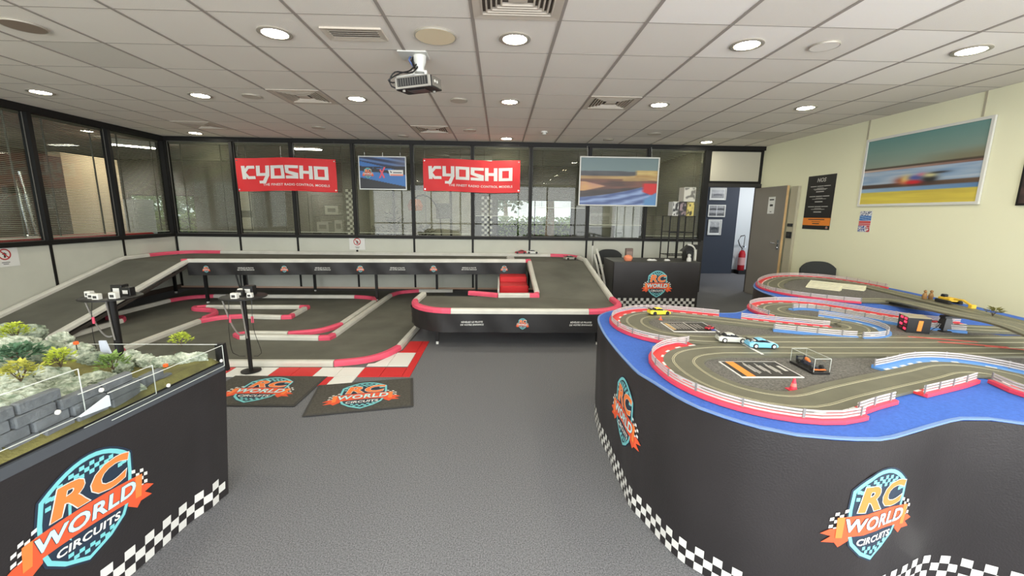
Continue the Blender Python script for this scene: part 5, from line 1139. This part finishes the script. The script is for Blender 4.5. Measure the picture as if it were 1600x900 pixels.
# ------------------------------------------------------------------ draped table with the rock diorama
xt = lambda y: -1.385-.085*(2.04-y); xb = lambda y: -1.45-.165*(2.04-y)
dt = thing('draped_table', 'black draped table with a shield emblem and checkered hem at the left', 'table', (-2.0,1.3,0))
TT = .735
def cl(y, z, d):
    f = 1-z/TT; x = xt(y)*(1-f)+xb(y)*f
    return Vector((x+d+.012*f*math.sin(y*9+.6)+.02*math.exp(-((y-1.93)/.05)**2)*(.3+f)*.6, y, z))
ny, nz = 60, 12; vs = [cl(.3+1.74*i/ny, .004+(TT-.004)*j/nz, 0) for j in range(nz+1) for i in range(ny+1)]
m_ = MB().add(vs, [(j*(ny+1)+i, j*(ny+1)+i+1, (j+1)*(ny+1)+i+1, (j+1)*(ny+1)+i) for j in range(nz) for i in range(ny)])
n0 = len(m_.v); pe = [cl(2.04, .004+(TT-.004)*j/nz, 0) for j in range(nz+1)]; pf = [Vector((-2.75,2.06,p.z)) for p in pe]
m_.add(pe+pf, [(j, nz+1+j, nz+2+j, j+1) for j in range(nz)]); pn = [cl(.3, .004+(TT-.004)*j/nz, 0) for j in range(nz+1)]; pm2 = [Vector((-2.75,.3,p.z)) for p in pn]; m_.add(pn+pm2+pf, [(j, nz+1+j, nz+2+j, j+1) for j in range(nz)]+[(nz+1+j, 2*nz+2+j, 2*nz+3+j, nz+2+j) for j in range(nz)]); m_.build('cloth', CLOTH, dt, smooth=True)
MB().prism([(xt(2.04),2.04),(-2.75,2.06),(-2.75,.3),(xt(.3),.3)], TT-.02, TT+.003).build('tabletop', BLACK, dt)
def cl_h(s, z, d): return cl(.3+s, z, d)
hem(cl_h, 0, 1.74, .043, 3, dt, .004)
emblem(lambda u, v, d: cl(1.385+u, .435+v, d), .41, dt)
for x, y in ((-2.65,.4),(-2.65,1.95),(-1.55,1.95),(-1.6,.4)): MB().box((x-.02,y-.02,0),(x+.02,y+.02,TT-.02)).build('leg', BLACK, dt)
ROCK = M('slate_rock', (206,212,196), .85, noise_=(38, .5, (104,120,98)), bump=(90, 1.)); ROCKD = M('slate_rock_dark', (164,174,154), .9, noise_=(34, .5, (78,94,78)), bump=(90, 1.))  # pale rock and a second, darker rock tint
TURF = M('olive_turf', (128,124,70), .95, noise_=(8, .5, (84,80,48)), bump=(120, .5)); STONE = M('stone_block', (104,108,112), .85, noise_=(12, .25), bump=(40, .7))
dio = thing('rock_diorama', 'rocky crawler course diorama with stone wall and clear panels on the draped table', 'diorama', (-2.0,1.3,TT+.003))
z0 = TT+.004
MB().prism([(xt(2.03)-.012,2.03),(-2.7,2.03),(-2.7,.35),(xt(.35)-.012,.35)], z0, z0+.012).build('tray', BLACK, dio)
def hgt(x, y):
    n = noise.noise(Vector((x*4, y*4, 1)))*.5+noise.noise(Vector((x*11, y*11, 4)))*.25
    h = .014+.055*step(-x, 1.62, 2.3)+.1*step(-y, -1.62, -1.25)*step(-x, 1.45, 1.6)+.03*n
    h += .028*step(y, 1.55, 1.75)*step(x, -1.75, -1.45)
    h -= .03*math.exp(-((x+1.72+.25*(y-1.7))/.09)**2)
    return z0+max(.013, h)
nx, ny = 60, 80; X0, X1, Y0, Y1 = -2.68, -1.36, .4, 2.018
P = lambda i, j: (X0+(X1-X0)*i/nx-(.0 if i < nx else 0), Y0+(Y1-Y0)*j/ny)
vs = []
for j in range(ny+1):
    for i in range(nx+1): x, y = P(i,j); xe = xt(y)-.014; k_ = (x-X0)/(X1-X0); x = X0+(xe-X0)*k_; vs.append((x, y, z0+.012 if i == nx or j == ny else hgt(x,y)))
MB().add(vs, [(j*(nx+1)+i, j*(nx+1)+i+1, (j+1)*(nx+1)+i+1, (j+1)*(nx+1)+i) for j in range(ny) for i in range(nx)]).build('terrain', TURF, dio, smooth=True)
def rock(c, sx, sy, sz, seed, mat, rot=0):
    bm = bmesh.new(); bmesh.ops.create_icosphere(bm, subdivisions=4, radius=1); vs = []
    for v in bm.verts:
        p = v.co.copy(); q = Vector((p.x*1.5+seed, p.y*1.5, p.z*1.5)); r = 1+.28*noise.noise(q)+.2*noise.noise(q*3)+.10*noise.noise(q*7)+.05*noise.noise(q*15); lz = p.z*7+1.5*noise.noise(q*2); r += .07*(abs((lz % 1)-.5)-.25)
        p *= r; p.z = p.z*.5+.5*round(p.z*5)/5; vs.append(Matrix.Rotation(rot, 3, 'Z') @ Vector((p.x*sx, p.y*sy, p.z*sz))+Vector(c))
    fs = [tuple(v.index for v in f.verts) for f in bm.faces]; bm.free()
    MB().add(vs, fs).build('rock', mat, dio)
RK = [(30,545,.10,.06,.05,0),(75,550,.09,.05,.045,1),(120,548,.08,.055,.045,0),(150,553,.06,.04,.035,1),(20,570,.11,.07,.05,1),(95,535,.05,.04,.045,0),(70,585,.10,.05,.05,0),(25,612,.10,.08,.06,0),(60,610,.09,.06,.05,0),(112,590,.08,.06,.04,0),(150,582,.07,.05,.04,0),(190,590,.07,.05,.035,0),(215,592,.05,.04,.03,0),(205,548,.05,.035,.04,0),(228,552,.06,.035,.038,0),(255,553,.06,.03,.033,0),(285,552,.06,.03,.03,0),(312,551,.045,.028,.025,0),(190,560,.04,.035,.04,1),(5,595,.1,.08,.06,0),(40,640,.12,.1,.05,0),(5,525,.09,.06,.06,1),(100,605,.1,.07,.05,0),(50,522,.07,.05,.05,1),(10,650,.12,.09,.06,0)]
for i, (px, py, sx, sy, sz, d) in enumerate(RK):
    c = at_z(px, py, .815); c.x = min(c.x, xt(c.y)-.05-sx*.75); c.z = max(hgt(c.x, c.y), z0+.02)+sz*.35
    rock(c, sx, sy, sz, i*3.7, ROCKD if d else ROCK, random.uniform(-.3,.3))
ys = .45; row = 0
for row in range(5):                                   # stone block wall behind the clear front panel
    y = .42+.05*(row % 2)
    while y < 2.0:
        L_ = random.uniform(.09,.15); zt_ = .16 if y < 1.36 else .10 if y < 1.56 else .065 if y < 1.72 else 0
        if .04*(row+1) <= zt_+.03 and zt_ > 0:
            y1 = y+L_-.005
            xa = xt(y)-.032-random.uniform(0,.008)
            MB().bbox((xa-.03,y,z0+.012+row*.038),(xa,y1,z0+.012+row*.038+.035), .004).build('stone_block', STONE, dio)
        y += L_
def acr(y0, y1, zb, zt, d, name='clear_panel'):
    p = lambda y, z, e: Vector((xt(y)+d+e, y, z))
    MB().add([p(y0,zb,0), p(y1,zb,0), p(y1,zt,0), p(y0,zt,0), p(y0,zb,.004), p(y1,zb,.004), p(y1,zt,.004), p(y0,zt,.004)], [(3,2,1,0),(4,5,6,7),(0,1,5,4),(1,2,6,5),(2,3,7,6),(3,0,4,7)]).build(name, ACRYL, dio)
    e = MB(); r = .0016
    for a, b in (((y0,zt),(y1,zt)), ((y1,zb),(y1,zt)), ((y0,zb),(y1,zb))): e.tube([p(a[0],a[1],.002), p(b[0],b[1],.002)], r, 5)
    e.build('panel_edge', M('acrylic_edge', (206,210,204), .3), dio)
acr(.4, 1.40, .79, .955, -.015); acr(1.38, 1.66, .745, .87, -.008); acr(1.46, 2.02, .732, .838, .006)
MB().box((-2.4,2.022,.745),(xt(2.02)-.02,2.026,.84)).build('clear_panel', ACRYL, dio); MB().tube([(-2.4,2.024,.841),(xt(2.02)-.02,2.024,.841)], .0018, 5).build('panel_edge', MATS['acrylic_edge'], dio)
MB().add([(xt(2.02)-.035,2.028,.72),(xt(2.04)+.012,2.028,.70),(xt(2.04)+.012,2.052,.70),(xt(2.02)-.035,2.052,.72),(xt(2.02)-.035,2.028,.842),(xt(2.04)+.004,2.028,.842),(xt(2.04)+.004,2.052,.842),(xt(2.02)-.035,2.052,.842)], [(3,2,1,0),(4,5,6,7),(0,1,5,4),(1,2,6,5),(2,3,7,6),(3,0,4,7)]).build('corner_board', BLACK, dio)
p = lambda y, z, e: Vector((xt(y)+e, y, z))
MB().add([p(.35,.708,.002), p(2.03,.708,.002), p(2.03,.745,.002), p(.35,.745,.002), p(.35,.708,-.01), p(2.03,.708,-.01), p(2.03,.745,-.01), p(.35,.745,-.01)], [(0,1,2,3),(7,6,5,4),(0,4,5,1),(1,5,6,2),(2,6,7,3),(3,7,4,0)]).build('edge_strip', M('slate_strip', (66,70,76), .6), dio)
MB().add([p(1.36,.80,.006), p(1.46,.792,.006), p(1.46,.832,.006), p(1.36,.796,.012), p(1.46,.79,.014), p(1.46,.83,.014)], [(0,1,2),(5,4,3),(0,3,4,1),(1,4,5,2),(2,5,3,0)]).build('bracket', M('pale_bracket', (196,208,214), .5), dio)
for y, z in ((1.30,.845),(1.44,.86),(1.70,.765),(2.0,.765)): MB().lathe([(0,.0),(.008,.0),(.008,.006),(.004,.009),(0,.009)], p(y,z,.008), 10, axis='x').build('bolt_cap', WHITE, dio, smooth=True)
MB().loft([[Vector((x+dx,y,z)) for dx, y, z in ((-w_,2.0,zz),(w_,2.0,zz),(w_,2.01,zz),(-w_,2.01,zz))] for x, w_, zz in ((-1.93,.022,.80),(-1.94,.014,.865))]).build('marker_card', M('pale_lilac_card', (196,204,220), .6), dio)
LY = M('lime_leaf', (176,190,66), .7, noise_=(30, .3)); LG = M('green_leaf', (112,140,70), .8, noise_=(30, .3)); LD = M('pine_leaf', (78,112,84), .85)
def shrub(label, px, py, z, r, h, n, m, lw):
    q = at_z(px, py, z); q.z = z-h*.4; leaf_bush('model_shrub', label, tuple(q), r, h, n, m, group='model shrubs on the diorama', cat='model plant', lw=lw)
shrub('bright lime model shrub on the rock strip at the far end of the diorama', 283, 532, .86, .042, .075, 150, LY, .45)
shrub('lime and green model shrub in the middle of the diorama', 176, 568, .86, .05, .07, 150, LG, .45); shrub('lime model shrub left of the clear panels', 93, 562, .88, .045, .085, 150, LY, .45)
shrub('lime model shrub at the back left of the diorama', 22, 520, .88, .06, .09, 160, LY, .4); shrub('yellowish model shrub at the left picture edge of the diorama', 30, 583, .9, .06, .08, 170, M('mustard_leaf', (168,168,70), .8), .35); shrub('dark green spreading model shrub at the left of the diorama', 28, 555, .885, .09, .08, 260, LD, .3)
for lb, px, py, zz in (('standing left in a row of three', 238, 566, .775), ('standing in the middle of a row of three', 252, 563, .775), ('standing right in a row of three', 259, 573, .775), ('on the rocks beside the lilac card', 119, 538, .86)):
    q = at_z(px, py, zz); t = thing('mini_marker', 'tiny orange gate marker '+lb+' on the diorama', 'marker', tuple(q), 'orange gate markers on the diorama')
    MB().bbox((-.008,-.008,0),(.008,.008,.014), .002).build('flag', M('marker_orange', (240,104,44), .5), t, local=True); MB().tube([(0,0,-.03),(0,0,.002)], .002, 5).build('pin', BLACK, t, local=True)
# ------------------------------------------------------------------ controller pedestals
CHAIN = M('chain_steel', (176,174,170), .35, .6)
def pedestal(label, x, y, rc, rb, ds, items, tags):
    t = thing('controller_pedestal', label, 'pedestal', (x,y,0), 'controller pedestals'); zt = .735
    MB().lathe([(0,.013),(rb,.013),(rb,.021),(rb*.5,.03),(rc,.036),(rc,.06)], (x,y,0), 28).build('base', BLACK, t, smooth=True)
    MB().lathe([(rc,.03),(rc,zt-.02)], (x,y,0), 16).build('column', BLACK, t, smooth=True)
    MB().lathe([(0,zt-.02),(ds*.8,zt-.02),(ds,zt-.012),(ds,zt-.004),(ds-.006,zt),(0,zt)], (x,y,0), 40).build('disc_top', BLACKP, t, smooth=True)
    for i, (a, r, w, m) in enumerate(items):
        cx, cy = x+math.cos(a)*r, y+math.sin(a)*r
        o = MB().bbox((cx-w/2,cy-w*.4,zt),(cx+w/2,cy+w*.4,zt+w*.9), .004).build('controller_box', m, t)
        MB().box((cx-w*.28,cy-w*.4-.001,zt+w*.2),(cx+w*.28,cy-w*.4,zt+w*.6)).build('box_label', MATS['dark_ink'] if m is WHITE else WHITEP, o)
    def chain(p, q, sag):
        p, q = Vector(p), Vector(q); n = 90; pts = [p.lerp(q, i/n)-Vector((0,0,sag*4*(i/n)*(1-i/n))) for i in range(n+1)]
        rs_ = [.0085 if i % 2 else .005 for i in range(n+1)]; MB().tube(pts, rs_, 6).build('chain', CHAIN, t)
    chain((x-ds+.01,y-.03,zt-.01), (x-.01,y-rc-.01,.38), .12); chain((x-.012,y-rc-.012,zt-.02), (x+.012,y-rc-.012,.34), .03)
    for s in tags:
        c_ = MB().tube(catmull([(x+s,y-.05,zt-.02),(x+s*1.1,y-.08,.45),(x+s*1.3,y-.03,.2),(x+s*.4,y,.16)], .05), .0025, 5).build('cable', BLACKP, t)
        MB().bbox((x+s-.01,y-.075,.50),(x+s+.01,y-.06,.56), .004).build('pink_tag', RAILP, t)
pedestal('slim black controller pedestal standing on the checkered strip', -2.335, 3.775, .018, .085, .19, [(2.2,.09,.06,WHITE),(4.7,.12,.055,WHITE),(5.7,.12,.045,WHITE),(1.4,.08,.09,BLACKP),(3.9,.02,.06,BLACKP)], (-.1,.1))
pedestal('thicker black controller pedestal behind the rock diorama', -3.46, 3.72, .03, .1, .22, [(3.3,.16,.055,WHITE),(4.1,.12,.05,WHITE),(4.8,.14,.055,WHITE),(5.6,.15,.06,WHITE),(1.6,.1,.1,BLACKP),(.5,.12,.08,BLACKP)], (-.12,))
# ------------------------------------------------------------------ desk, chairs, rack and small items at the back right
dk = thing('reception_desk', 'desk draped in black cloth with shield emblem and checkered hem by the doorway', 'desk', (2.57,7.05,0))
D0, D1, DY, DZ = 1.86, 3.30, 6.69, .75
MB().bbox((D0,DY,.0),(D1,7.35,DZ), .012).build('cloth', CLOTH, dk); MB().bbox((D0-.004,DY-.004,DZ-.012),(D1+.004,7.36,DZ+.004), .004).build('desk_top', M('desk_top', (58,57,54), .5), dk)
dmf_ = lambda s, z, d: Vector((D0+s, DY-d-.001, z)); hem(dmf_, 0, D1-D0, .048, 3, dk, .004); emblem(lambda u, v, d: Vector((2.60+u, DY-d, .395+v)), .43, dk)
FAB = M('chair_fabric', (48,50,50), .85, bump=(90, .3))
def chair(label, x, y, rot, ztop):
    t = thing('chair', label, 'chair', (x,y,0), 'dark visitor chairs'); t.rotation_euler = (0,0,rot)
    MB().bbox((-.24,-.24,.42),(.24,.24,.49), .03).build('seat', FAB, t, local=True)
    n = 14; R_o = []
    for i in range(n+1):
        u = -1+2*i/n; h = ztop-.10*abs(u)**3.2; R_o.append((u*.25, .24+.05*(1-u*u), h))
    m = MB(); vs = [(a,b,.56) for a,b,h in R_o]+[(a,b+.02,h) for a,b,h in R_o]+[(a,b+.05,.56) for a,b,h in R_o]+[(a,b+.06,h-.01) for a,b,h in R_o]; k = n+1; fs = []
    for i in range(n): fs += [(i,i+1,k+i+1,k+i), (2*k+i+1,2*k+i,3*k+i,3*k+i+1), (k+i,k+i+1,3*k+i+1,3*k+i), (i+1,i,2*k+i,2*k+i+1)]
    fs += [(0,k,3*k,2*k), (n,2*k+n,3*k+n,k+n)]; m.add(vs, fs).build('backrest', FAB, t, local=True, smooth=True)
    for sx in (-1, 1):
        MB().tube([(sx*.22,.22,.0),(sx*.22,.25,.45),(sx*.2,.31,.62)], .012, 8).build('leg', BLACK, t, local=True); MB().tube([(sx*.22,-.22,.0),(sx*.22,-.2,.44)], .012, 8).build('leg', BLACK, t, local=True)
chair('dark rounded chair behind the left end of the draped desk', 2.1, 7.66, 0, .85)
chair('dark rounded chair against the cream wall behind the slot table', 4.70, 5.72, math.radians(-6), .86)
rk = thing('wire_rack', 'tall black wire shelf rack behind the draped desk', 'rack', (3.27,7.65,0))
for x in (3.06, 3.50):
    for y in (7.48, 7.84): MB().box((x-.009,y-.009,0),(x+.009,y+.009,1.5)).build('upright', BLACK, rk)
MB().box((3.2,7.47,0),(3.235,7.50,1.5)).build('upright', BLACK, rk)
for z in (.3, .78, 1.2, 1.49):
    for y in (7.48, 7.84): MB().box((3.05,y-.006,z),(3.51,y+.006,z+.012)).build('shelf_wire', BLACK, rk)
    for i in range(8): MB().box((3.07+i*.06,7.48,z+.003),(3.075+i*.06,7.84,z+.009)).build('shelf_wire', BLACK, rk)
def carton(label, x, y, z, w, d, h, m, pm_=None):
    t = thing('model_kit_box', label, 'box', (x,y,z), 'model kit boxes on the rack'); MB().bbox((x-w/2,y-d/2,z),(x+w/2,y+d/2,z+h), .003).build('body', m, t)
    f = lambda u, v: mix((200,200,196), (50,50,52), step(noise.noise(Vector((u*3+x*9, v*4, z*5))), -.1, .15)) if pm_ is None else mix(pm_[0], pm_[1], step(noise.noise(Vector((u*3+x*9, v*4, z*5))), -.05, .2))
    print_grid('print', plane((x,y-d/2,z+h/2), (1,0,0), (0,0,1), (0,-1,0)), w*.92, h*.92, 14, 16, f, t, .001)
carton('white model kit box on top of the black wire rack', 3.39, 7.62, 1.755, .21, .22, .25, M('kit_white', (214,212,200), .6), ((210,208,196),(120,118,110)))
carton('black and white model kit box on the rack, left of three', 3.15, 7.6, 1.502, .11, .2, .25, WHITE); carton('dark model kit box on the rack, middle of three', 3.28, 7.6, 1.502, .13, .2, .245, BLACKP, ((44,42,46),(150,130,134))); carton('yellow and black model kit box on the rack, right of three', 3.42, 7.6, 1.502, .13, .2, .24, M('kit_yellow', (206,190,120), .6), ((214,196,110),(70,66,50)))
# small things on the desk
of = thing('orange_figure', 'small orange pumpkin-like figure at the left end of the desk', 'figure', (2.14,6.85,DZ+.004))
MB().lathe([(0,0),(.05,0),(.072,.03),(.074,.055),(.05,.085),(.03,.095),(0,.098)], (2.14,6.85,DZ+.004), 20).build('body', M('peach_orange', (236,146,110), .6), of, smooth=True); MB().bbox((2.09,6.81,DZ+.004),(2.19,6.89,DZ+.03), .01).build('foot', MATS['peach_orange'], of)
gb = thing('grey_box', 'small brown-grey box standing behind the orange figure on the desk', 'box', (2.18,6.98,DZ+.004)); MB().bbox((2.13,6.95,DZ+.004),(2.25,7.02,DZ+.2), .006).build('body', M('taupe_card', (112,96,90), .7), gb); MB().box((2.145,6.948,DZ+.05),(2.235,6.95,DZ+.15)).build('label_patch', M('taupe_light', (140,122,114), .7), gb)
for lb, x, w in (('left', 2.56, .16), ('right', 2.82, .09)):
    t = thing('white_clutter', lb+' small white model part lying on the desk', 'model part', (x,6.9,DZ+.004), 'white parts on the desk'); MB().loft([rrect(a,b,0,c_,.004) for a,b,c_ in ((-w/2,.02,.012),(-w/4,.035,.03),(w/4,.035,.026),(w/2,.02,.01))]).build('shell', WHITE, t, local=True, smooth=True); MB().bbox((-w*.2,-.02,.026),(w*.15,.02,.04), .006).build('cockpit', GLS, t, local=True)
bh = thing('black_house_model', 'black model house with white trim and figure at the right end of the desk', 'model house', (3.2,6.98,DZ+.004))
MB().add([(3.08,6.9,DZ+.16),(3.34,6.9,DZ+.2),(3.34,7.05,DZ+.2),(3.08,7.05,DZ+.16),(3.2,6.9,DZ+.27),(3.38,6.9,DZ+.27),(3.38,7.05,DZ+.27),(3.2,7.05,DZ+.27)], [(3,2,1,0),(4,5,6,7),(0,1,5,4),(1,2,6,5),(2,3,7,6),(3,0,4,7)]).build('roof', BLACK, bh)
MB().bbox((3.14,6.92,DZ+.004),(3.28,7.04,DZ+.18), .004).build('body', BLACKP, bh); MB().tube(catmull([(3.14,6.88,DZ+.28),(3.22,6.88,DZ+.26),(3.28,6.88,DZ+.18),(3.29,6.88,DZ+.02)], .03), .014, 8).build('white_trim', WHITE, bh, smooth=True)
MB().lathe([(0,0),(.04,0),(.035,.05),(.02,.07),(.028,.09),(.024,.115),(0,.125)], (3.17,6.85,DZ+.004), 16).build('figure', WHITE, bh, smooth=True)
br = thing('broom', 'white broom handle with a black tip leaning behind the raised track', 'broom', (1.70,7.55,0)); MB().tube([(1.70,7.55,.03),(1.735,7.75,.93)], .011, 8).build('handle', WHITE, br); MB().tube([(1.735,7.75,.93),(1.742,7.77,1.03)], [.014,.01], 8).build('tip', BLACK, br); MB().bbox((1.6,7.5,.0),(1.8,7.58,.06), .01).build('brush', BLACKP, br)
lr = thing('spare_rail', 'loose white spare rails leaning beside the draped desk', 'rail', (1.8,7.2,0)); 
MB().tube(catmull([(1.72,7.35,.9),(1.78,7.2,.62),(1.82,7.05,.3),(1.82,7.0,.02)], .05), .022, 6).build('rail', RAILW, lr, smooth=True); MB().tube(catmull([(1.70,7.4,.8),(1.74,7.2,.5),(1.76,7.05,.25),(1.77,7.0,.02)], .05), .02, 6).build('rail', RAILW, lr, smooth=True)
